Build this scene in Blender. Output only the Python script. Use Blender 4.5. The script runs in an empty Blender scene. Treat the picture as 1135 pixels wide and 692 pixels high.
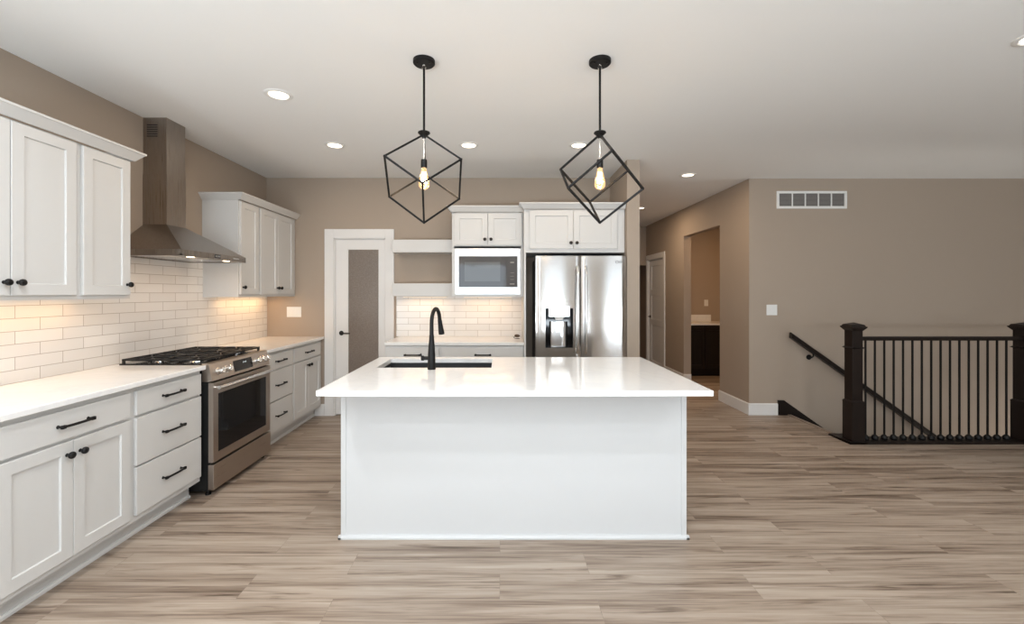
import bpy, bmesh, math, random
from mathutils import Vector, Matrix
random.seed(4)
S = bpy.context.scene
COL = S.collection
PI = math.pi

# ------------------------------------------------------------------ camera, world, daylight, exposure
FOC = 485.0                                   # focal length in pixels of the 1135 px wide frame
EYE = 1.415
cam_d = bpy.data.cameras.new('camera')
cam_d.sensor_width = 36.0
cam_d.sensor_fit = 'HORIZONTAL'
cam_d.lens = 36.0 * FOC / 1135.0
cam_d.shift_x = (567.5 - 556.5) / 1135.0
cam_d.shift_y = -(346.0 - 325.0) / 1135.0
cam_d.clip_start = 0.05
cam = bpy.data.objects.new('camera', cam_d)
COL.objects.link(cam)
cam.location = (0, 0, EYE)
cam.rotation_euler = (PI / 2, 0, 0)
S.camera = cam

S.view_settings.view_transform = 'Standard'
S.view_settings.look = 'None'
S.view_settings.gamma = 1.0
S.view_settings.use_curve_mapping = False
S.view_settings.exposure = 0.22

world = bpy.data.worlds.new('sky')
S.world = world
world.use_nodes = True
bg = world.node_tree.nodes['Background']
bg.inputs[0].default_value = (0.75, 0.87, 1.0, 1)
bg.inputs[1].default_value = 0.6

DAY = (0.82, 0.92, 1.0)
WARM = (1.0, 0.60, 0.29)
LAMP = (1.0, 0.75, 0.52)
COOL = (0.90, 0.95, 1.0)


def area(name, loc, rot, sx, sy, power, color, parent=None, spread=None, shape='RECTANGLE'):
    d = bpy.data.lights.new(name, 'AREA')
    d.shape = shape
    d.size = sx
    d.size_y = sy
    d.energy = power
    d.color = color
    if spread:
        d.spread = spread
    o = bpy.data.objects.new(name, d)
    COL.objects.link(o)
    o.location = loc
    o.rotation_euler = rot
    if parent:
        o.parent = parent
    return o


# room sizes
XL = -2.72            # left wall
YB = 5.05             # back wall of the kitchen
YR = 5.08             # wall behind the stairs
HC = 2.745            # ceiling
YE = -3.6             # rear wall with the windows
XE = 7.2              # far right wall
REAR = [(-1.45, 0.12, 0.08, 2.25), (0.75, 1.95, 0.45, 2.3), (2.95, 4.7, 0.45, 2.3)]   # rear windows x0,x1,z0,z1
SIDEW = (-3.2, -0.7, 0.6, 2.35)                                                       # left wall window behind the camera
DAYP, UPP = 5.0, 100.0        # watts per square metre of window: straight daylight, and added up-light that fills the ceiling
for (x0, x1, z0, z1) in REAR:
    A = (x1 - x0) * (z1 - z0)
    area('daylight', ((x0 + x1) / 2, YE - 0.08, (z0 + z1) / 2), (PI / 2, 0, 0), x1 - x0, z1 - z0, DAYP * A, DAY)
    area('ceiling_fill', ((x0 + x1) / 2, YE - 0.05, z0 + 0.12), (PI / 2 + math.radians(83), 0, 0), x1 - x0, 0.9, UPP * A * 0.5, DAY)  # added up-facing lamp at the sill, brightens the ceiling
y0, y1, z0, z1 = SIDEW
A = (y1 - y0) * (z1 - z0)
area('daylight', (XL - 0.1, (y0 + y1) / 2, (z0 + z1) / 2), (0, -PI / 2, 0), z1 - z0, y1 - y0, DAYP * A, DAY)
area('ceiling_fill', (XL - 0.05, (y0 + y1) / 2, z0 + 0.12), (0, -PI / 2 - math.radians(80), 0), 0.8, y1 - y0, UPP * A * 0.5, DAY)


# ------------------------------------------------------------------ materials
def mat(name, color, rough=0.5, metal=0.0, spec=0.5):
    m = bpy.data.materials.new(name)
    m.use_nodes = True
    b = m.node_tree.nodes['Principled BSDF']
    b.inputs['Base Color'].default_value = (*color, 1)
    b.inputs['Roughness'].default_value = rough
    b.inputs['Metallic'].default_value = metal
    b.inputs['Specular IOR Level'].default_value = spec
    return m


def nodes_of(m):
    return m.node_tree.nodes, m.node_tree.links, m.node_tree.nodes['Principled BSDF']


def add_bump(m, scale=(60, 60, 60), strength=0.1, dist=0.002, detail=2.0):
    n, l, b = nodes_of(m)
    tc = n.new('ShaderNodeTexCoord')
    mp = n.new('ShaderNodeMapping')
    mp.inputs['Scale'].default_value = scale
    nz = n.new('ShaderNodeTexNoise')
    nz.inputs['Scale'].default_value = 1.0
    nz.inputs['Detail'].default_value = detail
    bp = n.new('ShaderNodeBump')
    bp.inputs['Strength'].default_value = strength
    bp.inputs['Distance'].default_value = dist
    l.new(tc.outputs['Object'], mp.inputs['Vector'])
    l.new(mp.outputs[0], nz.inputs['Vector'])
    l.new(nz.outputs['Fac'], bp.inputs['Height'])
    l.new(bp.outputs[0], b.inputs['Normal'])
    return nz


def emis(name, color, strength):
    m = mat(name, color, 0.5)
    b = m.node_tree.nodes['Principled BSDF']
    b.inputs['Emission Color'].default_value = (*color, 1)
    b.inputs['Emission Strength'].default_value = strength
    return m


M = {}
M['wall'] = mat('greige_wall_paint', (0.395, 0.325, 0.262), 0.75, spec=0.25)
add_bump(M['wall'], (90, 90, 90), 0.05, 0.001)
M['ceiling'] = mat('ceiling_paint', (0.84, 0.84, 0.825), 0.9, spec=0.1)
add_bump(M['ceiling'], (35, 35, 35), 0.12, 0.004, 4)
M['white'] = mat('white_cabinet_paint', (0.62, 0.615, 0.60), 0.38, spec=0.35)
add_bump(M['white'], (25, 25, 25), 0.02, 0.001)
M['trim'] = mat('white_trim_paint', (0.76, 0.75, 0.735), 0.4, spec=0.35)
add_bump(M['trim'], (25, 25, 25), 0.02, 0.001)
M['island'] = mat('island_white_paint', (0.60, 0.606, 0.61), 0.42, spec=0.3)
add_bump(M['island'], (20, 20, 20), 0.02, 0.001)
M['black'] = mat('matte_black_metal', (0.007, 0.0065, 0.0065), 0.45, 0.0, 0.25)
add_bump(M['black'], (200, 200, 200), 0.04, 0.0005)
M['bronze'] = mat('dark_bronze', (0.035, 0.03, 0.027), 0.3, 0.7)
add_bump(M['bronze'], (200, 200, 200), 0.04, 0.0005)
M['iron'] = mat('cast_iron', (0.011, 0.011, 0.012), 0.5, 0.1)
add_bump(M['iron'], (300, 300, 300), 0.15, 0.0008)
M['gloss_black'] = mat('gloss_black_enamel', (0.008, 0.008, 0.009), 0.12)
add_bump(M['gloss_black'], (10, 10, 10), 0.01, 0.001)
M['black_glass'] = mat('black_glass', (0.008, 0.008, 0.009), 0.04, spec=0.2)
add_bump(M['black_glass'], (4, 4, 4), 0.01, 0.001)
M['grey_glass'] = mat('grey_screen_glass', (0.05, 0.05, 0.055), 0.05, spec=1.0)  # grey base stands in for the reflected bright room
add_bump(M['grey_glass'], (4, 4, 4), 0.01, 0.001)
M['sink'] = mat('dark_composite', (0.022, 0.023, 0.026), 0.45)
add_bump(M['sink'], (400, 400, 400), 0.1, 0.0005)
M['plastic'] = mat('white_plastic', (0.80, 0.80, 0.78), 0.35)
add_bump(M['plastic'], (60, 60, 60), 0.02, 0.0005)
M['dark_case'] = mat('dark_grey_case', (0.03, 0.03, 0.033), 0.4)
add_bump(M['dark_case'], (150, 150, 150), 0.08, 0.0005)
M['vent_dark'] = mat('vent_dark', (0.10, 0.095, 0.09), 0.6)
add_bump(M['vent_dark'], (50, 50, 50), 0.05, 0.0005)
M['vent_louver'] = mat('grey_louver', (0.27, 0.25, 0.235), 0.5)
add_bump(M['vent_louver'], (50, 50, 50), 0.02, 0.0005)
M['lens'] = emis('warm_lens', (1.0, 0.87, 0.68), 4.0)
M['lens_small'] = emis('hood_lens', (1.0, 0.80, 0.55), 6.0)
M['strip'] = emis('undercabinet_lens', (1.0, 0.72, 0.42), 1.5)
M['filament'] = emis('filament_glow', (1.0, 0.84, 0.60), 40.0)


def steel(name, color, rough, axis, aniso=0.0):
    """brushed stainless: fine streaks along one axis modulate roughness and bump"""
    m = mat(name, color, rough, 1.0)
    n, l, b = nodes_of(m)
    tc = n.new('ShaderNodeTexCoord')
    mp = n.new('ShaderNodeMapping')
    sc = [420, 420, 420]
    sc[axis] = 3
    mp.inputs['Scale'].default_value = sc
    nz = n.new('ShaderNodeTexNoise')
    nz.inputs['Scale'].default_value = 1.0
    nz.inputs['Detail'].default_value = 2
    mr = n.new('ShaderNodeMapRange')
    if aniso:
        tg = n.new('ShaderNodeTangent')
        tg.direction_type = 'RADIAL'
        tg.axis = 'Z'
        l.new(tg.outputs[0], b.inputs['Tangent'])
        b.inputs['Anisotropic'].default_value = aniso
        b.inputs['Anisotropic Rotation'].default_value = 0.25
    mr.inputs[3].default_value = rough * 0.8
    mr.inputs[4].default_value = rough * 1.25
    bp = n.new('ShaderNodeBump')
    bp.inputs['Strength'].default_value = 0.03
    bp.inputs['Distance'].default_value = 0.0005
    l.new(tc.outputs['Object'], mp.inputs['Vector'])
    l.new(mp.outputs[0], nz.inputs['Vector'])
    l.new(nz.outputs['Fac'], mr.inputs[0])
    l.new(mr.outputs[0], b.inputs['Roughness'])
    l.new(nz.outputs['Fac'], bp.inputs['Height'])
    l.new(bp.outputs[0], b.inputs['Normal'])
    return m


M['steel_v'] = steel('brushed_steel_vertical', (0.47, 0.45, 0.43), 0.15, 0, 0.6)
M['steel_h'] = steel('brushed_steel_horizontal', (0.46, 0.405, 0.36), 0.30, 0)
M['steel_hood'] = steel('brushed_steel_hood', (0.37, 0.33, 0.295), 0.28, 2)
M['range_case'] = mat('black_range_case', (0.008, 0.008, 0.008), 0.45, spec=0.3)
add_bump(M['range_case'], (150, 150, 150), 0.08, 0.0005)
M['steel_bright'] = steel('bright_steel', (0.78, 0.78, 0.78), 0.18, 0)
M['steel_trim'] = steel('trim_steel', (0.56, 0.555, 0.55), 0.2, 0)
M['mw_window_reflection'] = mat('microwave_window_reflection', (0.10, 0.108, 0.115), 0.05, spec=1.0)  # lighter grey-blue, the reflected room put into the colour
add_bump(M['mw_window_reflection'], (4, 4, 4), 0.01, 0.001)
M['chrome'] = steel('polished_chrome', (0.80, 0.79, 0.77), 0.10, 0)
M['nickel'] = steel('satin_nickel', (0.75, 0.71, 0.66), 0.2, 2)


def quartz():
    m = mat('white_quartz', (0.84, 0.835, 0.82), 0.09, spec=0.5)
    n, l, b = nodes_of(m)
    tc = n.new('ShaderNodeTexCoord')
    nz = n.new('ShaderNodeTexNoise')
    nz.inputs['Scale'].default_value = 1.7
    nz.inputs['Detail'].default_value = 7
    nz.inputs['Roughness'].default_value = 0.55
    nz.inputs['Distortion'].default_value = 1.4
    rp = n.new('ShaderNodeValToRGB')
    e = rp.color_ramp.elements
    e[0].position = 0.47; e[0].color = (0.85, 0.85, 0.84, 1)
    e[1].position = 0.53; e[1].color = (0.85, 0.85, 0.84, 1)
    k = e.new(0.50); k.color = (0.815, 0.815, 0.815, 1)
    l.new(tc.outputs['Object'], nz.inputs['Vector'])
    l.new(nz.outputs['Fac'], rp.inputs[0])
    l.new(rp.outputs[0], b.inputs['Base Color'])
    return m


M['quartz'] = quartz()


def tile(name, along, u0, tint):
    """white subway tile; along = 0 for a wall running in x, 1 for a wall running in y"""
    m = mat(name, tint, 0.22, spec=0.5)
    n, l, b = nodes_of(m)
    tc = n.new('ShaderNodeTexCoord')
    sp = n.new('ShaderNodeSeparateXYZ')
    su = n.new('ShaderNodeMath'); su.operation = 'SUBTRACT'; su.inputs[1].default_value = u0 - 40 * 0.266
    sz = n.new('ShaderNodeMath'); sz.operation = 'SUBTRACT'; sz.inputs[1].default_value = 0.914
    cb = n.new('ShaderNodeCombineXYZ')
    br = n.new('ShaderNodeTexBrick')
    br.inputs['Scale'].default_value = 1.0
    br.inputs['Mortar Size'].default_value = 0.0017
    br.inputs['Mortar Smooth'].default_value = 0.25
    br.inputs['Brick Width'].default_value = 0.266
    br.inputs['Row Height'].default_value = 0.0718
    br.inputs['Color1'].default_value = (*tint, 1)
    br.inputs['Color2'].default_value = (tint[0] * .94, tint[1] * .94, tint[2] * .94, 1)
    br.inputs['Mortar'].default_value = (0.40, 0.36, 0.32, 1)
    br.offset = 0.5
    l.new(tc.outputs['Object'], sp.inputs[0])
    l.new(sp.outputs[along], su.inputs[0])
    l.new(sp.outputs[2], sz.inputs[0])
    l.new(su.outputs[0], cb.inputs[0])
    l.new(sz.outputs[0], cb.inputs[1])
    l.new(cb.outputs[0], br.inputs['Vector'])
    l.new(br.outputs['Color'], b.inputs['Base Color'])
    nz = n.new('ShaderNodeTexNoise')
    nz.inputs['Scale'].default_value = 22
    nz.inputs['Detail'].default_value = 2
    l.new(tc.outputs['Object'], nz.inputs['Vector'])
    mx = n.new('ShaderNodeMath'); mx.operation = 'MULTIPLY_ADD'
    mx.inputs[1].default_value = -1.0
    m2 = n.new('ShaderNodeMath'); m2.operation = 'MULTIPLY'; m2.inputs[1].default_value = 0.5
    l.new(nz.outputs['Fac'], m2.inputs[0])
    l.new(br.outputs['Fac'], mx.inputs[0])
    l.new(m2.outputs[0], mx.inputs[2])
    bp = n.new('ShaderNodeBump')
    bp.inputs['Strength'].default_value = 0.35
    bp.inputs['Distance'].default_value = 0.002
    l.new(mx.outputs[0], bp.inputs['Height'])
    l.new(bp.outputs[0], b.inputs['Normal'])
    return m


M['tile_left'] = tile('subway_tile_left', 1, 2.436, (0.82, 0.81, 0.79))
M['tile_back'] = tile('subway_tile_back', 0, -1.079 + 0.133, (0.82, 0.81, 0.79))


def floor_mat():
    m = mat('greige_oak_planks', (0.3, 0.25, 0.2), 0.42, spec=0.35)
    n, l, b = nodes_of(m)
    tc = n.new('ShaderNodeTexCoord')
    sh = n.new('ShaderNodeVectorMath'); sh.operation = 'ADD'; sh.inputs[1].default_value = (20.3, 20.05, 0)
    l.new(tc.outputs['Object'], sh.inputs[0])
    br = n.new('ShaderNodeTexBrick')
    br.inputs['Scale'].default_value = 1.0
    br.inputs['Brick Width'].default_value = 1.22
    br.inputs['Row Height'].default_value = 0.178
    br.inputs['Mortar Size'].default_value = 0.0009
    br.inputs['Mortar Smooth'].default_value = 0.1
    br.inputs['Color1'].default_value = (0, 0, 0, 1)
    br.inputs['Color2'].default_value = (1, 1, 1, 1)
    br.inputs['Mortar'].default_value = (0.5, 0.5, 0.5, 1)
    br.offset = 0.37
    br.offset_frequency = 2
    l.new(sh.outputs[0], br.inputs['Vector'])
    # each plank gets its own piece of grain
    off = n.new('ShaderNodeVectorMath'); off.operation = 'MULTIPLY'; off.inputs[1].default_value = (37.0, 11.0, 5.0)
    l.new(br.outputs['Color'], off.inputs[0])
    ad = n.new('ShaderNodeVectorMath'); ad.operation = 'ADD'
    l.new(tc.outputs['Object'], ad.inputs[0]); l.new(off.outputs[0], ad.inputs[1])

    def noise(scale, detail, rough, dist):
        mp = n.new('ShaderNodeMapping'); mp.inputs['Scale'].default_value = scale
        nz = n.new('ShaderNodeTexNoise'); nz.inputs['Scale'].default_value = 1.0
        nz.inputs['Detail'].default_value = detail
        nz.inputs['Roughness'].default_value = rough
        nz.inputs['Distortion'].default_value = dist
        l.new(ad.outputs[0], mp.inputs['Vector']); l.new(mp.outputs[0], nz.inputs['Vector'])
        return nz
    broad = noise((0.55, 13.0, 1), 3, 0.5, 0.7)
    fine = noise((2.2, 110.0, 1), 5, 0.62, 0.3)
    blot = noise((1.6, 26.0, 1), 4, 0.55, 1.1)
    # combine
    a1 = n.new('ShaderNodeMath'); a1.operation = 'MULTIPLY_ADD'; a1.inputs[1].default_value = 0.50
    a2 = n.new('ShaderNodeMath'); a2.operation = 'MULTIPLY_ADD'; a2.inputs[1].default_value = 0.30
    a3 = n.new('ShaderNodeMath'); a3.operation = 'MULTIPLY'; a3.inputs[1].default_value = 0.34
    l.new(fine.outputs['Fac'], a3.inputs[0])
    l.new(blot.outputs['Fac'], a2.inputs[0]); l.new(a3.outputs[0], a2.inputs[2])
    l.new(broad.outputs['Fac'], a1.inputs[0]); l.new(a2.outputs[0], a1.inputs[2])
    a4 = n.new('ShaderNodeMath'); a4.operation = 'MULTIPLY_ADD'; a4.inputs[1].default_value = 0.04
    knot = noise((1.15, 19.0, 1), 4, 0.6, 1.4)
    kr = n.new('ShaderNodeMapRange'); kr.inputs[1].default_value = 0.57; kr.inputs[2].default_value = 0.74
    kr.inputs[3].default_value = 0.0; kr.inputs[4].default_value = 0.17
    l.new(knot.outputs['Fac'], kr.inputs[0])
    sp = n.new('ShaderNodeSeparateColor')
    l.new(br.outputs['Color'], sp.inputs[0])
    l.new(sp.outputs[0], a4.inputs[0]); l.new(a1.outputs[0], a4.inputs[2])
    rp = n.new('ShaderNodeValToRGB')
    e = rp.color_ramp.elements
    e[0].position = 0.41; e[0].color = (0.100, 0.070, 0.050, 1)
    e[1].position = 0.74; e[1].color = (0.450, 0.373, 0.305, 1)
    k = e.new(0.51); k.color = (0.225, 0.168, 0.127, 1)
    k = e.new(0.60); k.color = (0.340, 0.272, 0.214, 1)
    a5 = n.new('ShaderNodeMath'); a5.operation = 'SUBTRACT'
    l.new(a4.outputs[0], a5.inputs[0]); l.new(kr.outputs[0], a5.inputs[1])
    l.new(a5.outputs[0], rp.inputs[0])
    mx = n.new('ShaderNodeMix'); mx.data_type = 'RGBA'
    mx.inputs['B'].default_value = (0.10, 0.075, 0.058, 1)
    l.new(rp.outputs[0], mx.inputs['A'])
    mf = n.new('ShaderNodeMath'); mf.operation = 'MULTIPLY'; mf.inputs[1].default_value = 0.4
    l.new(br.outputs['Fac'], mf.inputs[0]); l.new(mf.outputs[0], mx.inputs['Factor'])
    l.new(mx.outputs['Result'], b.inputs['Base Color'])
    bp = n.new('ShaderNodeBump'); bp.inputs['Strength'].default_value = 0.12; bp.inputs['Distance'].default_value = 0.001
    l.new(fine.outputs['Fac'], bp.inputs['Height'])
    l.new(bp.outputs[0], b.inputs['Normal'])
    return m


M['floor'] = floor_mat()


def dark_wood(name, c0, c1, scale):
    m = mat(name, c0, 0.38, spec=0.28)
    n, l, b = nodes_of(m)
    tc = n.new('ShaderNodeTexCoord')
    mp = n.new('ShaderNodeMapping'); mp.inputs['Scale'].default_value = scale
    nz = n.new('ShaderNodeTexNoise'); nz.inputs['Scale'].default_value = 1.0; nz.inputs['Detail'].default_value = 4
    nz.inputs['Distortion'].default_value = 0.6
    mx = n.new('ShaderNodeMix'); mx.data_type = 'RGBA'
    mx.inputs['A'].default_value = (*c0, 1); mx.inputs['B'].default_value = (*c1, 1)
    l.new(tc.outputs['Object'], mp.inputs['Vector']); l.new(mp.outputs[0], nz.inputs['Vector'])
    l.new(nz.outputs['Fac'], mx.inputs['Factor']); l.new(mx.outputs['Result'], b.inputs['Base Color'])
    return m


M['espresso'] = dark_wood('espresso_wood', (0.006, 0.0045, 0.004), (0.016, 0.0095, 0.0075), (40, 40, 3))
M['espresso_h'] = dark_wood('espresso_wood_rail', (0.006, 0.0045, 0.0038), (0.015, 0.0095, 0.0075), (3, 40, 40))
M['nook_wood'] = dark_wood('nook_cabinet_wood', (0.010, 0.008, 0.008), (0.018, 0.014, 0.012), (30, 30, 3))


def rain_glass():
    m = mat('obscured_glass', (0.30, 0.24, 0.195), 0.28, spec=0.5)
    n, l, b = nodes_of(m)
    b.inputs['Transmission Weight'].default_value = 0.35
    tc = n.new('ShaderNodeTexCoord')
    nz = n.new('ShaderNodeTexNoise'); nz.inputs['Scale'].default_value = 70; nz.inputs['Detail'].default_value = 3
    bp = n.new('ShaderNodeBump'); bp.inputs['Strength'].default_value = 0.6; bp.inputs['Distance'].default_value = 0.003
    mx = n.new('ShaderNodeMix'); mx.data_type = 'RGBA'
    mx.inputs['A'].default_value = (0.17, 0.135, 0.11, 1); mx.inputs['B'].default_value = (0.40, 0.33, 0.275, 1)
    l.new(nz.outputs['Fac'], mx.inputs['Factor']); l.new(mx.outputs['Result'], b.inputs['Base Color'])
    l.new(tc.outputs['Object'], nz.inputs['Vector']); l.new(nz.outputs['Fac'], bp.inputs['Height'])
    l.new(bp.outputs[0], b.inputs['Normal'])
    return m


M['rain'] = rain_glass()


def bulb_glass():
    m = bpy.data.materials.new('amber_bulb_glass')
    m.use_nodes = True
    n, l = m.node_tree.nodes, m.node_tree.links
    n.remove(n['Principled BSDF'])
    out = n['Material Output']
    tr = n.new('ShaderNodeBsdfTransparent'); tr.inputs[0].default_value = (1.0, 0.95, 0.86, 1)
    gl = n.new('ShaderNodeBsdfGlossy'); gl.inputs['Roughness'].default_value = 0.05
    gl.inputs['Color'].default_value = (1, 0.9, 0.75, 1)
    lw = n.new('ShaderNodeLayerWeight'); lw.inputs[0].default_value = 0.25
    mx = n.new('ShaderNodeMixShader')
    l.new(lw.outputs['Facing'], mx.inputs[0]); l.new(tr.outputs[0], mx.inputs[1]); l.new(gl.outputs[0], mx.inputs[2])
    em = n.new('ShaderNodeEmission'); em.inputs[0].default_value = (1.0, 0.62, 0.28, 1); em.inputs[1].default_value = 0.45
    ads = n.new('ShaderNodeAddShader')
    l.new(mx.outputs[0], ads.inputs[0]); l.new(em.outputs[0], ads.inputs[1])
    l.new(ads.outputs[0], out.inputs[0])
    return m


M['bulb'] = bulb_glass()


# ------------------------------------------------------------------ mesh helpers
class MB:
    """collects shapes and links them as one mesh object"""

    def __init__(self):
        self.bm = bmesh.new()

    def box(self, x0, x1, y0, y1, z0, z1, bev=0.0, seg=2):
        bm = self.bm
        x0, x1 = min(x0, x1), max(x0, x1); y0, y1 = min(y0, y1), max(y0, y1); z0, z1 = min(z0, z1), max(z0, z1)
        v = [bm.verts.new(p) for p in ((x0, y0, z0), (x1, y0, z0), (x1, y1, z0), (x0, y1, z0),
                                       (x0, y0, z1), (x1, y0, z1), (x1, y1, z1), (x0, y1, z1))]
        fs = [bm.faces.new([v[i] for i in q]) for q in ((3, 2, 1, 0), (4, 5, 6, 7), (0, 1, 5, 4), (1, 2, 6, 5), (2, 3, 7, 6), (3, 0, 4, 7))]
        if bev:
            es = list({e for f in fs for e in f.edges})
            bmesh.ops.bevel(bm, geom=es, offset=bev, segments=seg, affect='EDGES', profile=0.5)
        return self

    def prism(self, pts, axis, a, b):
        """polygon pts (u,v) extruded along axis 'x','y' or 'z' from a to b"""
        def P(u, v, w):
            return {'x': (w, u, v), 'y': (u, w, v), 'z': (u, v, w)}[axis]
        bm = self.bm
        va = [bm.verts.new(P(u, v, a)) for u, v in pts]
        vb = [bm.verts.new(P(u, v, b)) for u, v in pts]
        n = len(pts)
        bm.faces.new(va); bm.faces.new(vb[::-1])
        for i in range(n):
            bm.faces.new((va[i], vb[i], vb[(i + 1) % n], va[(i + 1) % n]))
        return self

    def lathe(self, prof, c=(0, 0, 0), axis='z', n=24):
        """profile (radius, height) turned round axis through c"""
        bm = self.bm
        rings = []
        for r, h in prof:
            ring = []
            for i in range(n):
                t = 2 * PI * i / n
                a, b_ = r * math.cos(t), r * math.sin(t)
                p = {'z': (a, b_, h), 'y': (a, h, b_), 'x': (h, a, b_)}[axis]
                ring.append(bm.verts.new((c[0] + p[0], c[1] + p[1], c[2] + p[2])))
            rings.append(ring)
        for k in range(len(rings) - 1):
            for i in range(n):
                j = (i + 1) % n
                bm.faces.new((rings[k][i], rings[k][j], rings[k + 1][j], rings[k + 1][i]))
        bm.faces.new(rings[0][::-1]); bm.faces.new(rings[-1])
        return self

    def tube(self, pts, r, n=10, square=False, up=None):
        """swept round (or square) bar; r a number or list of radii"""
        bm = self.bm
        pts = [Vector(p) for p in pts]
        rs = r if isinstance(r, (list, tuple)) else [r] * len(pts)
        if square:
            n = 4
        rings = []
        ref = Vector(up) if up else None
        prev = None
        for i, p in enumerate(pts):
            if i == 0:
                t = pts[1] - pts[0]
            elif i == len(pts) - 1:
                t = pts[-1] - pts[-2]
            else:
                t = (pts[i + 1] - p).normalized() + (p - pts[i - 1]).normalized()
            t.normalize()
            if prev is None:
                base = ref if ref else (Vector((0, 0, 1)) if abs(t.z) < 0.9 else Vector((1, 0, 0)))
                u = (base - t * base.dot(t)).normalized()
            else:
                u = (prev - t * prev.dot(t)).normalized()
            prev = u
            w = t.cross(u)
            ring = []
            for k in range(n):
                a = 2 * PI * (k + (0.5 if square else 0)) / n
                ring.append(bm.verts.new(p + (u * math.cos(a) + w * math.sin(a)) * rs[i] * (1.41421 if square else 1)))
            rings.append(ring)
        for k in range(len(rings) - 1):
            for i in range(n):
                j = (i + 1) % n
                bm.faces.new((rings[k][i], rings[k][j], rings[k + 1][j], rings[k + 1][i]))
        bm.faces.new(rings[0][::-1]); bm.faces.new(rings[-1])
        return self

    def frustum(self, r0, z0, r1, z1):
        """rect r0=(x0,x1,y0,y1) at z0 to rect r1 at z1"""
        bm = self.bm
        def ring(r, z):
            return [bm.verts.new(p) for p in ((r[0], r[2], z), (r[1], r[2], z), (r[1], r[3], z), (r[0], r[3], z))]
        a, b_ = ring(r0, z0), ring(r1, z1)
        bm.faces.new(a[::-1]); bm.faces.new(b_)
        for i in range(4):
            j = (i + 1) % 4
            bm.faces.new((a[i], a[j], b_[j], b_[i]))
        return self

    def shaker(self, x0, x1, z0, z1, yf=-0.019, yb=0.0, rail=0.057, rec=0.009, splits=()):
        """frame-and-panel front facing -y; splits = z heights of extra rails (centres)"""
        bm = self.bm
        e = 0.002
        # outer body without the front face, with an eased edge
        def q(x, y, z):
            return bm.verts.new((x, y, z))
        back = [q(x0, yb, z0), q(x1, yb, z0), q(x1, yb, z1), q(x0, yb, z1)]
        mid = [q(x0, yf + e, z0), q(x1, yf + e, z0), q(x1, yf + e, z1), q(x0, yf + e, z1)]
        fr = [q(x0 + e, yf, z0 + e), q(x1 - e, yf, z0 + e), q(x1 - e, yf, z1 - e), q(x0 + e, yf, z1 - e)]
        bm.faces.new(back)
        for i in range(4):
            j = (i + 1) % 4
            bm.faces.new((back[j], back[i], mid[i], mid[j]))
            bm.faces.new((mid[j], mid[i], fr[i], fr[j]))
        edges = [z0 + rail] + [v for s in splits for v in (s - rail / 2, s + rail / 2)] + [z1 - rail]
        xi0, xi1 = x0 + rail, x1 - rail
        L = [fr[0]]; R = [fr[1]]
        il, ir = [], []
        for z in edges:
            il.append(q(xi0, yf, z)); ir.append(q(xi1, yf, z))
        nE = len(edges)
        # left and right stiles
        bm.faces.new([fr[0]] + il + [fr[3]])
        bm.faces.new([fr[2]] + ir[::-1] + [fr[1]])
        # rails
        bm.faces.new((fr[0], fr[1], ir[0], il[0]))
        bm.faces.new((il[-1], ir[-1], fr[2], fr[3]))
        for k in range(1, nE - 1, 2):
            bm.faces.new((il[k], ir[k], ir[k + 1], il[k + 1]))
        for k in range(0, nE, 2):
            a = [il[k], ir[k], ir[k + 1], il[k + 1]]
            d = [q(v.co.x + sx * 0.003, yf + rec, v.co.z + sz * 0.003) for v, sx, sz in zip(a, (1, -1, -1, 1), (1, 1, -1, -1))]
            for i in range(4):
                j = (i + 1) % 4
                bm.faces.new((a[i], a[j], d[j], d[i]))
            bm.faces.new(d)
        return self

    def holed(self, x0, x1, z0, z1, hole, yf, yb, bulge=0.0, nx=12):
        """slab facing -y with a rectangular hole (or none) and an optional convex front"""
        bm = self.bm
        xs = [x0 + (x1 - x0) * i / nx for i in range(nx + 1)]
        zs = [z0, z1]
        if hole:
            xs += [hole[0], hole[1]]; zs += [hole[2], hole[3]]
        xs = sorted(set(round(x, 5) for x in xs)); zs = sorted(set(zs))
        def yy(x):
            t = 2 * (x - x0) / (x1 - x0) - 1
            edge = max(0.0, abs(t) - 0.93) / 0.07
            return yf - bulge * (1 - t * t) + 0.008 * edge ** 2
        V = [[bm.verts.new((x, yy(x) if bulge else yf, z)) for z in zs] for x in xs]
        fs = []
        for i in range(len(xs) - 1):
            for k in range(len(zs) - 1):
                cx, cz = (xs[i] + xs[i + 1]) / 2, (zs[k] + zs[k + 1]) / 2
                if hole and hole[0] < cx < hole[1] and hole[2] < cz < hole[3]:
                    continue
                fs.append(bm.faces.new((V[i][k], V[i + 1][k], V[i + 1][k + 1], V[i][k + 1])))
        es = [e for f in fs for e in f.edges if len(e.link_faces) == 1]
        r = bmesh.ops.extrude_edge_only(bm, edges=list(set(es)))
        nv = [g for g in r['geom'] if isinstance(g, bmesh.types.BMVert)]
        for v in nv:
            v.co.y = yb
        return self

    def build(self, name, m, parent=None, smooth=False):
        bm = self.bm
        loose = [v for v in bm.verts if not v.link_faces]
        if loose:
            bmesh.ops.delete(bm, geom=loose, context='VERTS')
        bmesh.ops.recalc_face_normals(bm, faces=bm.faces[:])
        me = bpy.data.meshes.new(name)
        if smooth:
            for f in bm.faces:
                f.smooth = True
            for e in bm.edges:
                if len(e.link_faces) == 2 and e.calc_face_angle() > math.radians(38):
                    e.smooth = False
        bm.to_mesh(me)
        bm.free()
        o = bpy.data.objects.new(name, me)
        COL.objects.link(o)
        me.materials.append(m)
        if parent:
            o.parent = parent
        return o


def thing(name, label, cat, loc=(0, 0, 0), rz=0.0, group=None):
    o = bpy.data.objects.new(name, None)
    o.empty_display_size = 0.1
    COL.objects.link(o)
    o.location = loc
    o.rotation_euler = (0, 0, rz)
    return tag(o, label, cat, group)


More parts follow.
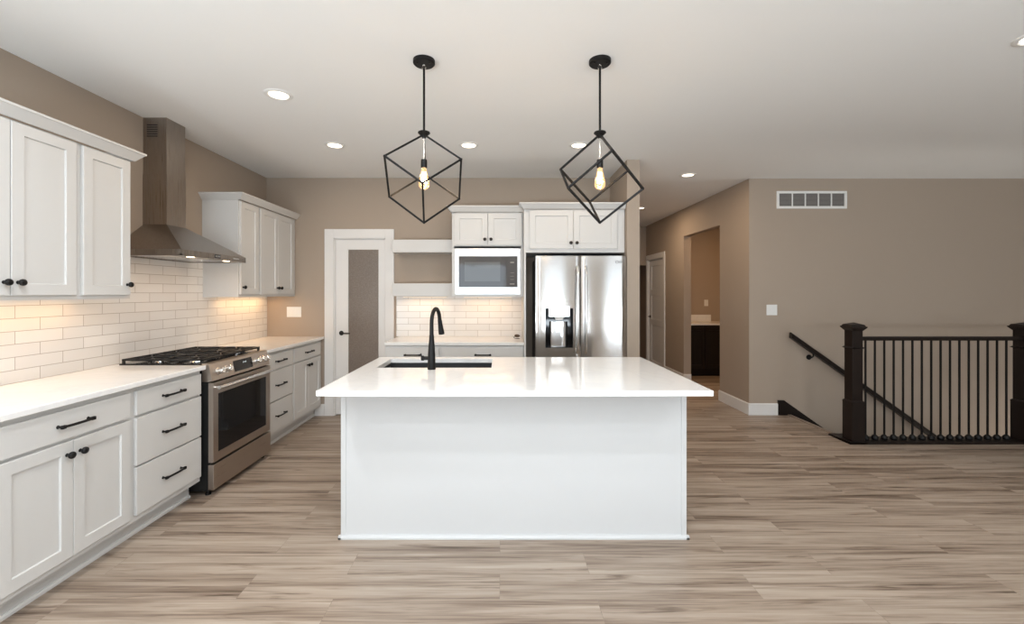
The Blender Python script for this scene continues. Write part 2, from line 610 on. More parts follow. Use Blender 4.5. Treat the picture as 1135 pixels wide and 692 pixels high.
def tag(o, label, cat, group=None):
    o['label'] = label
    o['category'] = cat
    if group:
        o['group'] = group
    return o


def struct(o):
    o['kind'] = 'structure'
    return o


# ------------------------------------------------------------------ the room shell
fl = MB()
fl.box(XL - 0.15, 3.33, YE - 0.15, 10.3, -0.28, 0)
fl.box(3.33, XE + 0.15, YE - 0.15, 4.10, -0.28, 0)
fl.box(3.33, XE + 0.15, YR + 0.1, 10.3, -0.28, 0)
struct(fl.build('floor', M['floor']))
struct(MB().box(XL - 0.15, XE + 0.15, YE - 0.15, 10.3, HC, HC + 0.12).build('ceiling', M['ceiling']))

w = MB()      # left wall, with the window behind the camera
y0, y1, z0, z1 = SIDEW
w.box(XL - 0.12, XL, YE, y0, 0, HC).box(XL - 0.12, XL, y1, YB + 1.6, 0, HC).box(XL - 0.12, XL, y0, y1, 0, z0).box(XL - 0.12, XL, y0, y1, z1, HC)
struct(w.build('wall_left', M['wall']))

DX0, DX1, DZ = -1.945, -1.340, 2.052       # pantry door opening
w = MB()
w.box(XL, DX0, YB, YB + 0.11, 0, HC).box(DX1, 1.245, YB, YB + 0.11, 0, HC).box(DX0, DX1, YB, YB + 0.11, DZ, HC)
struct(w.build('wall_back', M['wall']))
w = MB().box(XL, -0.9, 6.5, 6.6, 0, HC).box(-0.9, -0.8, YB + 0.11, 6.6, 0, HC)
struct(w.build('wall_pantry', M['wall']))
# partition beside the refrigerator, also the left wall of the hall
struct(MB().box(1.245, 1.371, 4.36, 10.2, 0, HC).build('wall_partition', M['wall']))

HO = (5.766, 6.91, 2.312)                 # nook opening in the hall wall
HD0, HD1, HDZ = 7.765, 8.60, 2.06         # hall door opening
XH = 2.869
w = MB()
w.box(XH, XH + 0.115, YR, HO[0], 0, HC).box(XH, XH + 0.115, HO[1], HD0, 0, HC).box(XH, XH + 0.115, HD1, 8.72, 0, HC)
w.box(XH, XH + 0.115, HO[0], HO[1], HO[2], HC).box(XH, XH + 0.115, HD0, HD1, HDZ, HC)
struct(w.build('wall_hall', M['wall']))
w = MB().box(1.371, XH + 0.115, 8.72, 8.82, 1.97, HC).box(1.371, 1.7, 8.72, 8.82, 0, 1.97)
struct(w.build('wall_hall_end', M['wall']))
w = MB().box(1.371, 4.5, 10.1, 10.2, 0, HC).box(2.985, 3.085, 8.82, 10.1, 0, HC)
struct(w.build('wall_far', M['wall']))
struct(MB().box(XH + 0.115, XE, YR, YR + 0.1, -2.75, HC).build('wall_right', M['wall']))
w = MB().box(XH + 0.115, 4.4, 8.0, 8.1, 0, HC).box(4.3, 4.4, YR + 0.1, 8.0, 0, HC)
struct(w.build('wall_nook', M['wall']))
struct(MB().box(XE, XE + 0.12, YE, YR + 0.1, -2.75, HC).build('wall_far_right', M['wall']))
w = MB()
xs = XL
for (x0, x1, z0, z1) in REAR:
    w.box(xs, x0, YE - 0.12, YE, 0, HC).box(x0, x1, YE - 0.12, YE, 0, z0).box(x0, x1, YE - 0.12, YE, z1, HC)
    xs = x1
w.box(xs, XE, YE - 0.12, YE, 0, HC)
struct(w.build('wall_rear', M['wall']))
w = MB().box(3.23, XE, 3.99, 4.09, -2.75, -0.28).box(3.23, 3.33, 4.09, YR, -2.75, -0.28).box(3.23, XE, 3.99, YR, -2.85, -2.75)
struct(w.build('wall_stairwell', M['wall']))
# daylight from the lower floor rising up the stairs
area('lower_floor_daylight', (6.6, 4.6, -1.6), (0, math.radians(118), 0), 1.6, 0.8, 34, (1.0, 0.96, 0.9))
st = MB()
for k in range(13):
    st.box(3.335 + 0.27 * k, 3.335 + 0.27 * (k + 1) + 0.025, 4.10, YR, -0.19 * (k + 1) - 0.04, -0.19 * (k + 1), 0.006)
    st.box(3.335 + 0.27 * k, 3.335 + 0.27 * k + 0.02, 4.10, YR, -0.19 * (k + 1) - 0.002, -0.19 * k - 0.042)
struct(st.build('stairs', M['espresso']))

# rear windows: frames with a middle bar
for i, (x0, x1, z0, z1) in enumerate(REAR):
    f = MB()
    f.box(x0, x0 + 0.05, YE - 0.07, YE + 0.015, z0, z1).box(x1 - 0.05, x1, YE - 0.07, YE + 0.015, z0, z1)
    f.box(x0, x1, YE - 0.07, YE + 0.015, z0, z0 + 0.05).box(x0, x1, YE - 0.07, YE + 0.015, z1 - 0.05, z1)
    f.box(x0, x1, YE - 0.06, YE - 0.02, (z0 + z1) / 2 - 0.02, (z0 + z1) / 2 + 0.02)
    struct(f.build('window_%d' % (i + 1), M['trim']))
f = MB()
y0, y1, z0, z1 = SIDEW
f.box(XL - 0.07, XL + 0.015, y0, y0 + 0.05, z0, z1).box(XL - 0.07, XL + 0.015, y1 - 0.05, y1, z0, z1)
f.box(XL - 0.07, XL + 0.015, y0, y1, z0, z0 + 0.05).box(XL - 0.07, XL + 0.015, y0, y1, z1 - 0.05, z1)
struct(f.build('window_4', M['trim']))


def base_profile(t=0.014, h=0.135):
    return [(0, 0), (t, 0), (t, h - 0.012), (t * 0.55, h), (0, h)]


# baseboards
b = MB()
b.prism([(XH - u, v) for u, v in base_profile()], 'y', YR - 0.014, HO[0] + 0.012)
b.prism([(XH - u, v) for u, v in base_profile()], 'y', HO[1] - 0.014, HD0 - 0.08)
b.prism([(HO[1] - u, v) for u, v in base_profile()], 'x', XH, XH + 0.115)
struct(b.build('baseboard_hall', M['trim']))
b = MB()
b.prism([(YR - u, v) for u, v in base_profile()], 'x', XH, 3.195)
struct(b.build('baseboard_right', M['trim']))
b = MB()
b.prism([(YB - u, v) for u, v in base_profile()], 'x', -2.16, -2.046)
struct(b.build('baseboard_back', M['trim']))
# light nosing along the floor edge at the top of the stairs
struct(MB().box(3.30, 3.345, 4.26, YR, -0.02, 0.009, 0.004).build('trim_1', dark_wood('plank_nosing', (0.20, 0.155, 0.12), (0.30, 0.24, 0.19), (30, 3, 30))))

# tiled splashbacks
struct(MB().box(XL, XL + 0.008, 1.76, YB, 0.914, 1.385).box(XL, XL + 0.008, 2.81, 3.965, 1.385, 1.74).build('wall_tile_left', M['tile_left']))
struct(MB().box(-1.217, 0.222, YB - 0.008, YB, 0.914, 1.385).build('wall_tile_back', M['tile_back']))


# ------------------------------------------------------------------ doors
def lever(parent, x, z, yf, direction, m):
    h = MB()
    h.lathe([(0.001, -0.009), (0.025, -0.009), (0.027, -0.004), (0.027, 0.0)], (x, yf, z), 'y', 24)
    h.build('rose', m, parent, True)
    h = MB()
    h.lathe([(0.009, -0.045), (0.009, -0.008)], (x, yf, z), 'y', 12)
    h.tube([(x, yf - 0.042, z), (x + direction * 0.03, yf - 0.046, z), (x + direction * 0.085, yf - 0.042, z - 0.001), (x + direction * 0.11, yf - 0.038, z - 0.002)], [0.009, 0.0085, 0.0075, 0.006], 10)
    h.build('handle', m, parent, True)


d1 = struct(bpy.data.objects.new('door_1', None))
COL.objects.link(d1)
d1.location = (0, YB, 0)
d1['label'] = 'white pantry door with a full obscured glass panel'
c = MB()
c.box(-2.043, DX0 + 0.006, -0.019, 0, 0, DZ + 0.1, 0.003)
c.box(DX1 - 0.006, -1.245, -0.019, 0, 0, DZ + 0.1, 0.003)
c.box(DX0 + 0.006, DX1 - 0.006, -0.019, 0, DZ - 0.006, DZ + 0.1, 0.003)
c.build('door_casing', M['trim'], d1)
j = MB()
j.box(DX0, DX0 + 0.018, 0, 0.11, 0, DZ).box(DX1 - 0.018, DX1, 0, 0.11, 0, DZ).box(DX0, DX1, 0, 0.11, DZ - 0.018, DZ)
j.build('door_jamb', M['trim'], d1)
s = MB()
sx0, sx1, sz0, sz1 = DX0 + 0.021, DX1 - 0.021, 0.012, DZ - 0.021
gx0, gx1, gz0, gz1 = -1.79, -1.42, 0.25, 1.928
s.holed(sx0, sx1, sz0, sz1, (gx0, gx1, gz0, gz1), 0.012, 0.047, nx=2)
s.build('door_slab', M['trim'], d1)
MB().box(gx0 - 0.004, gx1 + 0.004, 0.026, 0.032, gz0 - 0.004, gz1 + 0.004).build('glass_panel', M['rain'], d1)
g = MB()
for a in ((gx0, gx0 + 0.01, gz0, gz1), (gx1 - 0.01, gx1, gz0, gz1), (gx0, gx1, gz0, gz0 + 0.01), (gx0, gx1, gz1 - 0.01, gz1)):
    g.box(a[0], a[1], 0.014, 0.027, a[2], a[3])
g.build('glass_bead', M['trim'], d1)
lever(d1, -1.858, 0.952, 0.012, 1, M['black'])

# hall door, three panels, on the right-hand wall of the hall (local -y faces the hall)
d2 = struct(bpy.data.objects.new('door_2', None))
COL.objects.link(d2)
d2.location = (XH, HD1, 0)
d2.rotation_euler = (0, 0, -PI / 2)            # local x runs towards the camera, local -y faces -x
d2['label'] = 'white three panel door at the end of the hall'
W2 = HD1 - HD0
c = MB()
c.box(-0.075, 0.006, -0.019, 0, 0, HDZ + 0.09, 0.003).box(W2 - 0.006, W2 + 0.075, -0.019, 0, 0, HDZ + 0.09, 0.003)
c.box(0.006, W2 - 0.006, -0.019, 0, HDZ - 0.006, HDZ + 0.09, 0.003)
c.build('door_casing', M['trim'], d2)
j = MB()
j.box(0, 0.018, 0, 0.115, 0, HDZ).box(W2 - 0.018, W2, 0, 0.115, 0, HDZ).box(0, W2, 0, 0.115, HDZ - 0.018, HDZ)
j.build('door_jamb', M['trim'], d2)
MB().shaker(0.021, W2 - 0.021, 0.012, HDZ - 0.021, 0.02, 0.055, 0.11, 0.009, (0.86, 1.42)).build('door_slab', M['trim'], d2)
lever(d2, 0.085, 0.96, 0.02, 1, M['black'])
for z in (0.25, 1.03, 1.80):
    MB().box(W2 - 0.03, W2 - 0.018, 0.008, 0.022, z - 0.05, z + 0.05).build('hinge', M['black'], d2)


# ------------------------------------------------------------------ cabinets
def pull(parent, x, z, L=0.165, m=None):
    """bowed bar pull standing off a drawer front at local y = -0.019"""
    y = -0.019
    h = MB()
    n = 10
    pts = []
    for i in range(n + 1):
        t = i / n
        pts.append((x - L / 2 + L * t, y - 0.026 - 0.007 * math.sin(PI * t), z))
    h.tube(pts, 0.0066, 8, up=(0, 0, 1))
    for s_ in (-1, 1):
        px = x + s_ * (L / 2 - 0.008)
        h.box(px - 0.010, px + 0.010, y - 0.033, y - 0.0195, z - 0.0085, z + 0.0085, 0.002)
        h.lathe([(0.0055, -0.026), (0.0055, -0.003), (0.009, 0.0)], (px, y, z), 'y', 10)
    return h.build('handle', m or M['black'], parent, True)


def knob(parent, x, z, m=None):
    y = -0.019
    h = MB()
    h.lathe([(0.009, 0.0), (0.0075, -0.003), (0.0065, -0.011), (0.0110, -0.0145), (0.0155, -0.019), (0.0170, -0.025), (0.0155, -0.031), (0.0105, -0.035), (0.001, -0.0365)], (x, y, z), 'y', 20)
    return h.build('knob', m or M['black'], parent, True)


def drawer(parent, x0, x1, z0, z1, handle=True):
    d = MB().box(x0, x1, -0.019, -0.001, z0, z1, 0.002).build('drawer', M['white'], parent)
    if handle:
        pull(d, (x0 + x1) / 2, (z0 + z1) / 2)
    return d


def door(parent, x0, x1, z0, z1, knob_x, knob_z, rail=0.057):
    d = MB().shaker(x0, x1, z0, z1, -0.019, -0.001, rail).build('door', M['white'], parent)
    knob(d, knob_x, knob_z)
    return d


ROT = PI / 2          # cabinets on the left wall: local x runs away from the camera, local -y faces the room
XF = -2.090           # face of the base cabinets
ZT = 0.884            # underside of the worktops
DRW = ((0.720, 0.858), (0.434, 0.704), (0.152, 0.423))


def base_body(t, w_, depth, toe=True):
    MB().box(0, w_, 0, depth, 0.115, ZT).build('carcass', M['white'], t)
    if toe:
        k = MB().box(0, w_, 0.076, depth, 0, 0.115)
        k.prism([(0.076, 0), (0.064, 0), (0.064, 0.012), (0.070, 0.02), (0.076, 0.02)], 'x', 0, w_)
        k.build('toe_kick', M['white'], t)


DEP = XF - XL - 0.002
t = thing('base_cabinet', 'white base cabinet nearest the camera with one wide drawer over two shaker doors', 'cabinet', (XF, 1.765, 0), ROT)
base_body(t, 0.695, DEP)
drawer(t, 0.025, 0.675, *DRW[0])
door(t, 0.025, 0.349, 0.145, 0.704, 0.318, 0.643)
door(t, 0.352, 0.675, 0.145, 0.704, 0.383, 0.643)

t = thing('base_cabinet', 'white three drawer base cabinet on the camera side of the range', 'cabinet', (XF, 2.46, 0), ROT)
base_body(t, 0.565, DEP)
for z0, z1 in DRW:
    drawer(t, 0.02, 0.553, z0, z1)

t = thing('base_cabinet', 'white three drawer base cabinet on the far side of the range', 'cabinet', (XF, 3.812, 0), ROT)
base_body(t, 0.533, DEP)
for z0, z1 in DRW:
    drawer(t, 0.015, 0.52, z0, z1)

t = thing('base_cabinet', 'white base cabinet in the back corner with a drawer over two shaker doors', 'cabinet', (XF, 4.345, 0), ROT)
base_body(t, 0.70, DEP)
drawer(t, 0.02, 0.655, *DRW[0])
door(t, 0.02, 0.336, 0.145, 0.704, 0.308, 0.65)
door(t, 0.339, 0.655, 0.145, 0.704, 0.367, 0.65)

YF = 4.455            # face of the back run
t = thing('base_cabinet', 'white base cabinet on the back wall beside the pantry door, seen behind the faucet', 'cabinet', (-1.185, YF, 0))
base_body(t, 0.557, YB - YF - 0.002)
drawer(t, 0.012, 0.545, *DRW[0])
door(t, 0.012, 0.277, 0.145, 0.704, 0.25, 0.65)
door(t, 0.280, 0.545, 0.145, 0.704, 0.307, 0.65)
t = thing('base_cabinet', 'white base cabinet on the back wall below the microwave, beside the refrigerator panel', 'cabinet', (-0.628, YF, 0))
base_body(t, 0.848, YB - YF - 0.002)
dd = drawer(t, 0.012, 0.836, *DRW[0], handle=False)
pull(dd, 0.424 + 0.01, 0.79)
door(t, 0.012, 0.4225, 0.145, 0.704, 0.39, 0.65)
door(t, 0.4255, 0.836, 0.145, 0.704, 0.458, 0.65)

# wall cabinets on the left wall
XU = -2.390
UZ0, UZ1 = 1.379, 2.262
UD = XU - XL - 0.001


def upper_body(t, w_, z0=UZ0, z1=UZ1, depth=UD):
    k = MB()
    k.box(0, w_, 0, depth, z0 + 0.02, z1)
    k.box(0, 0.018, 0, depth, z0, z0 + 0.02).box(w_ - 0.018, w_, 0, depth, z0, z0 + 0.02).box(0.018, w_ - 0.018, 0, 0.019, z0, z0 + 0.02)
    k.build('carcass', M['white'], t)


DZ0, DZ1 = 1.403, 2.252
t = thing('wall_cabinet', 'white two door wall cabinet at the left edge, above the nearest worktop', 'cabinet', (XU, 1.765, 0), ROT)
upper_body(t, 0.695)
door(t, 0.022, 0.345, DZ0, DZ1, 0.317, 1.467)
door(t, 0.350, 0.675, DZ0, DZ1, 0.378, 1.467)
t = thing('wall_cabinet', 'white single door wall cabinet on the camera side of the range hood', 'cabinet', (XU, 2.46, 0), ROT)
upper_body(t, 0.35)
door(t, 0.02, 0.333, DZ0, DZ1, 0.308, 1.468)
t = thing('wall_cabinet', 'white narrow single door wall cabinet just beyond the range hood, side panel showing', 'cabinet', (XU, 3.965, 0), ROT)
upper_body(t, 0.325)
door(t, 0.012, 0.302, DZ0, DZ1, 0.038, 1.468)
t = thing('wall_cabinet', 'white two door wall cabinet in the back left corner above the light switch', 'cabinet', (XU, 4.29, 0), ROT)
upper_body(t, 0.758)
door(t, 0.012, 0.347, DZ0, DZ1, 0.32, 1.468)
door(t, 0.350, 0.695, DZ0, DZ1, 0.378, 1.468)


def crown_prof():
    # (projection, height) from the cabinet face, bottom to top
    return [(0.0, 0.0), (0.009, 0.0), (0.013, 0.006), (0.044, 0.045), (0.050, 0.046), (0.050, 0.058), (0.0, 0.058)]


def crown_run(name_label, runs, rz, loc, back=0.0):
    """runs: polyline of local (x,y) corner points of the faces carrying the molding, outward = right-hand side"""
    pts = [Vector((p[0], p[1], 0)) for p in runs]
    m_ = MB()
    bm = m_.bm
    rings = []
    n = len(pts)
    for i, p in enumerate(pts):
        if i == 0:
            d = (pts[1] - pts[0]).normalized(); o = Vector((d.y, -d.x, 0))
        elif i == n - 1:
            d = (pts[-1] - pts[-2]).normalized(); o = Vector((d.y, -d.x, 0))
        else:
            da = (p - pts[i - 1]).normalized(); db = (pts[i + 1] - p).normalized()
            oa = Vector((da.y, -da.x, 0)); ob = Vector((db.y, -db.x, 0))
            o = (oa + ob); o = o / (1 + oa.dot(ob))
        rings.append([bm.verts.new((p.x + o.x * a, p.y + o.y * a, h)) for a, h in crown_prof()])
    k = len(crown_prof())
    for i in range(n - 1):
        for q in range(k):
            r = (q + 1) % k
            bm.faces.new((rings[i][q], rings[i + 1][q], rings[i + 1][r], rings[i][r]))
    bm.faces.new(rings[0]); bm.faces.new(rings[-1][::-1])
    o = m_.build('crown_molding', M['white'])
    o.location = loc
    o.rotation_euler = (0, 0, rz)
    tag(o, name_label, 'molding')
    return o


CZ = 2.2625
crown_run('white crown molding along the wall cabinets at the left edge', [(0.0, -0.019), (1.045, -0.019), (1.045, UD)], ROT, (XU, 1.765, CZ))
crown_run('white crown molding on the wall cabinets beyond the range hood', [(0.0, UD), (0.0, -0.019), (1.078, -0.019)], ROT, (XU, 3.965, CZ))

# microwave cabinet, built of boards with an open bay
YM = 4.585
MX0, MX1 = -0.524, 0.218
t = thing('wall_cabinet', 'white wall cabinet with two short doors holding the microwave', 'cabinet', (MX0, YM, 0))
mw = MX1 - MX0
md = YB - YM - 0.001
k = MB()
k.box(0, 0.019, 0, md, UZ0, UZ1).box(mw - 0.019, mw, 0, md, UZ0, UZ1)
k.box(0.019, mw - 0.019, 0, md, UZ0, 1.398).box(0.019, mw - 0.019, 0, md, 1.885, 1.905).box(0.019, mw - 0.019, 0, md, UZ1 - 0.02, UZ1)
k.box(0.019, mw - 0.019, md - 0.008, md, 1.398, UZ1)
k.box(0.019, 0.034, 0, 0.019, 1.398, UZ1).box(mw - 0.034, mw - 0.019, 0, 0.019, 1.398, UZ1)
k.box(0.034, mw - 0.034, 0, 0.019, 1.868, 1.92).box(0.034, mw - 0.034, 0, 0.019, 2.235, UZ1 - 0.02)
k.build('carcass', M['white'], t)
door(t, 0.022, 0.374, 1.915, 2.25, 0.345, 1.975)
door(t, 0.378, 0.728, 1.915, 2.25, 0.408, 1.975)
for q in t.children:
    for r in q.children:
        if r.name.startswith('knob'):
            r.data.materials[0] = M['bronze']

YFC = 4.43
FX0, FX1 = 0.222, 1.240
t = thing('wall_cabinet', 'white cabinet with two short doors over the refrigerator', 'cabinet', (FX0, YFC, 0))
fw = FX1 - FX0
fd = YB - YFC - 0.001
MB().box(0, fw, 0, fd, 1.825, UZ1).build('carcass', M['white'], t)
MB().box(0, 0.019, 0, fd, 0, 1.825).build('side_panel', M['white'], t)
door(t, 0.055, 0.497, 1.862, 2.252, 0.47, 1.92)
door(t, 0.500, 0.940, 1.862, 2.252, 0.53, 1.92)
for q in t.children:
    for r in q.children:
        if r.name.startswith('knob'):
            r.data.materials[0] = M['bronze']
crown_run('white crown molding on the microwave cabinet', [(0.0, md), (0.0, -0.019), (mw + 0.002, -0.019)], 0, (MX0, YM, CZ))
crown_run('white crown molding on the cabinet over the refrigerator', [(0.0, YM - YFC - 0.075), (0.0, -0.019), (fw, -0.019)], 0, (FX0, YFC, CZ + 0.001))

# floating shelves
for z0, lab in ((1.862, 'thick white floating shelf, the upper of the two beside the pantry door'),
                (1.381, 'thick white floating shelf, the lower of the two, just above the back tiles')):
    s_ = MB().box(-1.205, MX0 - 0.001, 4.80, YB, z0, z0 + 0.14, 0.003).build('floating_shelf', M['white'])
    tag(s_, lab, 'shelf', 'floating shelves beside the microwave cabinet')

# ------------------------------------------------------------------ worktops


def slab(name, label, x0, x1, y0, y1, bev=0.004):
    o = MB().box(x0, x1, y0, y1, ZT, 0.914, bev).build(name, M['quartz'])
    return tag(o, label, 'countertop')


tag(MB().box(XL, -2.053, 1.74, 3.036, ZT, 0.914, 0.004).box(XL, -2.669, 3.03, 3.802, ZT, 0.914, 0.0005).build('countertop', M['quartz']),
    'white quartz worktop on the left wall, camera side of the range', 'countertop')
slab('countertop', 'white quartz worktop on the left wall, far side of the range', XL, -2.053, 3.802, YB)
slab('countertop', 'white quartz worktop on the back wall under the shelves and microwave', -1.195, 0.221, 4.43, YB)

# ------------------------------------------------------------------ island
IX0, IX1, IY0, IY1 = -0.955, 1.085, 2.245, 3.425
SX0, SX1, SY0, SY1 = -0.845, -0.072, 2.935, 3.335
bx0, bx1, by0, by1 = -0.929, 1.063, 2.52, 3.385
t = thing('kitchen_island', 'white panelled island base standing in the middle of the plank floor', 'island', (0, 0, 0))
k = MB()
k.box(bx0 + 0.004, bx0 + 0.02, by0 + 0.004, by1, 0, ZT).box(bx1 - 0.02, bx1 - 0.004, by0 + 0.004, by1, 0, ZT)
k.box(bx0 + 0.02, bx1 - 0.02, by0 + 0.004, by0 + 0.02, 0, ZT).box(bx0 + 0.02, bx1 - 0.02, by1 - 0.018, by1, 0.115, ZT)
k.box(bx0 + 0.02, bx1 - 0.02, by0 + 0.02, by1 - 0.075, 0.0, 0.115)
k.build('body', M['island'], t)
for a, b_ in ((bx0, bx0 + 0.030), (bx1 - 0.030, bx1)):
    MB().box(a, b_, by0, by0 + 0.032, 0, ZT, 0.0015).build('corner_post', M['island'], t)
k = MB()
k.prism([(by0 + 0.004, 0), (by0 - 0.012, 0), (by0 - 0.012, 0.010), (by0 - 0.006, 0.019), (by0 + 0.004, 0.021)], 'x', bx0 - 0.012, bx1 + 0.012)
k.prism([(bx0 + 0.004, 0), (bx0 - 0.012, 0), (bx0 - 0.012, 0.010), (bx0 - 0.006, 0.019), (bx0 + 0.004, 0.021)], 'y', by0 - 0.012, by1)
k.prism([(bx1 - 0.004, 0), (bx1 + 0.012, 0), (bx1 + 0.012, 0.010), (bx1 + 0.006, 0.019), (bx1 - 0.004, 0.021)], 'y', by0 - 0.012, by1)
k.build('shoe_molding', M['island'], t)
# cabinet fronts on the working side
for a, b_ in ((-0.90, -0.46), (-0.455, -0.02), (0.0, 0.50), (0.505, 1.03)):
    MB().box(a, b_, by1, by1 + 0.019, 0.15, 0.86, 0.002).build('door', M['island'], t)

k = MB()
k.bm.free(); k.bm = bmesh.new()
# slab with the sink cut-out, long edges eased
xs_, ys_ = [IX0, SX0, SX1, IX1], [IY0, SY0, SY1, IY1]
bm = k.bm
top = [[bm.verts.new((x, y, 0.914)) for y in ys_] for x in xs_]
fs = []
for i in range(3):
    for j_ in range(3):
        if i == 1 and j_ == 1:
            continue
        fs.append(bm.faces.new((top[i][j_], top[i + 1][j_], top[i + 1][j_ + 1], top[i][j_ + 1])))
r = bmesh.ops.extrude_face_region(bm, geom=fs)
for v in r['geom']:
    if isinstance(v, bmesh.types.BMVert):
        v.co.z = ZT
outer = [e for e in bm.edges if all((abs(v.co.x - IX0) < 1e-5 or abs(v.co.x - IX1) < 1e-5 or abs(v.co.y - IY0) < 1e-5 or abs(v.co.y - IY1) < 1e-5) for v in e.verts) and e.calc_face_angle(0) > 1.0]
bmesh.ops.bevel(bm, geom=outer, offset=0.003, segments=2, affect='EDGES', profile=0.5)
tag(k.build('countertop', M['quartz']), 'large white quartz worktop on the island with a sink cut-out', 'countertop')

# sink basin
k = MB()
a, b_, c_, d_ = SX0 - 0.004, SX1 + 0.004, SY0 - 0.004, SY1 + 0.004
zb = 0.655
k.box(a - 0.02, b_ + 0.02, c_ - 0.02, c_, zb, ZT - 0.001).box(a - 0.02, b_ + 0.02, d_, d_ + 0.02, zb, ZT - 0.001)
k.box(a - 0.02, a, c_, d_, zb, ZT - 0.001).box(b_, b_ + 0.02, c_, d_, zb, ZT - 0.001).box(a - 0.02, b_ + 0.02, c_ - 0.02, d_ + 0.02, zb - 0.015, zb)
t = thing('kitchen_sink', 'dark grey undermount sink set into the island worktop', 'sink', (0, 0, 0))
k.build('basin', M['sink'], t)
MB().lathe([(0.001, 0.0), (0.045, 0.0), (0.045, 0.004), (0.001, 0.006)], ((a + b_) / 2, (c_ + d_) / 2, zb)).build('drain', M['steel_bright'], t, True)

# faucet
t = thing('faucet', 'tall matte black pull-down faucet rising from the island worktop', 'faucet', (-0.463, 2.875, 0.914))
k = MB()
k.lathe([(0.027, 0.0), (0.027, 0.006), (0.0255, 0.03), (0.024, 0.10), (0.0205, 0.155), (0.0165, 0.20), (0.0150, 0.225)], n=24)
pts, rr = [(0, 0, 0.215), (0, 0, 0.26), (0, 0, 0.30)], [0.0140, 0.0133, 0.013]
dx, dy = 0.030, 0.165           # reach of the spout
R = 0.5
for i in range(1, 13):
    a_ = PI * i / 12 * 0.97
    u = (1 - math.cos(a_)) / 2
    pts.append((dx * u, dy * u, 0.30 + 0.095 * math.sin(a_)))
    rr.append(0.013)
k.tube(pts, rr, 14)
k.build('body', M['black'], t, True)
ex, ey, ez = pts[-1]
k = MB()
k.tube([(ex, ey, ez + 0.004), (ex + 0.003, ey + 0.007, ez - 0.03), (ex + 0.008, ey + 0.018, ez - 0.075), (ex + 0.010, ey + 0.021, ez - 0.095)], [0.0145, 0.016, 0.0205, 0.0205], 16)
k.build('spray_head', M['black'], t, True)
k = MB()
k.lathe([(0.0145, -0.062), (0.0165, -0.060), (0.0165, -0.045), (0.0120, -0.043), (0.0120, 0.0)], (-0.006, 0, 0.073), 'x', 16)
k.tube([(-0.055, 0, 0.076), (-0.066, -0.002, 0.082), (-0.067, -0.012, 0.105)], [0.006, 0.005, 0.004], 8)
k.build('lever', M['black'], t, True)

# ------------------------------------------------------------------ range
RY0, RY1 = 3.044, 3.794
RW = RY1 - RY0
XD = -2.010                      # front of the oven door
t = thing('gas_range', 'stainless slide-in gas range with black cast iron grates between the left worktops', 'range', (XD, RY0, 0), ROT)
# local: x 0..RW along the wall, y 0 = door front, positive towards the wall
yb = 0.650
MB().box(0.003, RW - 0.003, 0.035, yb, 0.035, 0.905).build('body', M['range_case'], t)
k = MB()
k.box(0.0, RW, 0.075, 0.656, 0.9055, 0.922, 0.004)
k.build('cooktop', M['gloss_black'], t)
# slanted control panel
pr = [(0.038, 0.795), (0.006, 0.800), (0.030, 0.915), (0.042, 0.923), (0.078, 0.923), (0.078, 0.795)]
cp = MB().prism(pr, 'x', 0, RW).build('control_panel', M['steel_h'], t)
nrm = Vector((0, -(0.915 - 0.800), 0.024)).normalized()      # outward normal of the slanted face
def on_panel(x, s_, out=0.0):
    p = Vector((x, 0.006 + 0.024 * s_, 0.800 + 0.115 * s_)) + nrm * out
    return p
def panel_plate(parent, name, x0, x1, s0, s1, th, m):
    k = MB()
    q = [on_panel(x0, s0), on_panel(x1, s0), on_panel(x1, s1), on_panel(x0, s1)]
    q2 = [p + nrm * th for p in q]
    v = [k.bm.verts.new(p) for p in q + q2]
    for f in ((3, 2, 1, 0), (4, 5, 6, 7), (0, 1, 5, 4), (1, 2, 6, 5), (2, 3, 7, 6), (3, 0, 4, 7)):
        k.bm.faces.new([v[i] for i in f])
    return k.build(name, m, parent)
dsp = panel_plate(cp, 'display', 0.265, 0.505, 0.16, 0.86, 0.002, M['black_glass'])
digit = emis('clock_digits', (0.75, 0.85, 0.9), 0.8)
k = MB()
for i in range(3):
    p = on_panel(0.385 + 0.018 * i, 0.62, 0.0025)
    for dz in (-0.006, 0.0, 0.006):
        k.box(p.x - 0.005, p.x + 0.005, p.y - 0.0006 + 0.2 * -dz, p.y + 0.0006 + 0.2 * -dz, p.z + dz - 0.001, p.z + dz + 0.001)
k.build('clock', digit, dsp)
for x in (0.085, 0.175, 0.56, 0.635, 0.705):
    k = MB()
    c0 = on_panel(x, 0.5)
    k.tube([c0, c0 + nrm * 0.006, c0 + nrm * 0.0065, c0 + nrm * 0.036, c0 + nrm * 0.040], [0.028, 0.027, 0.0225, 0.021, 0.019], 20)
    k.tube([c0 + nrm * 0.040, c0 + nrm * 0.046], [0.005, 0.005], 8)
    k.build('knob', M['chrome'], cp, True)
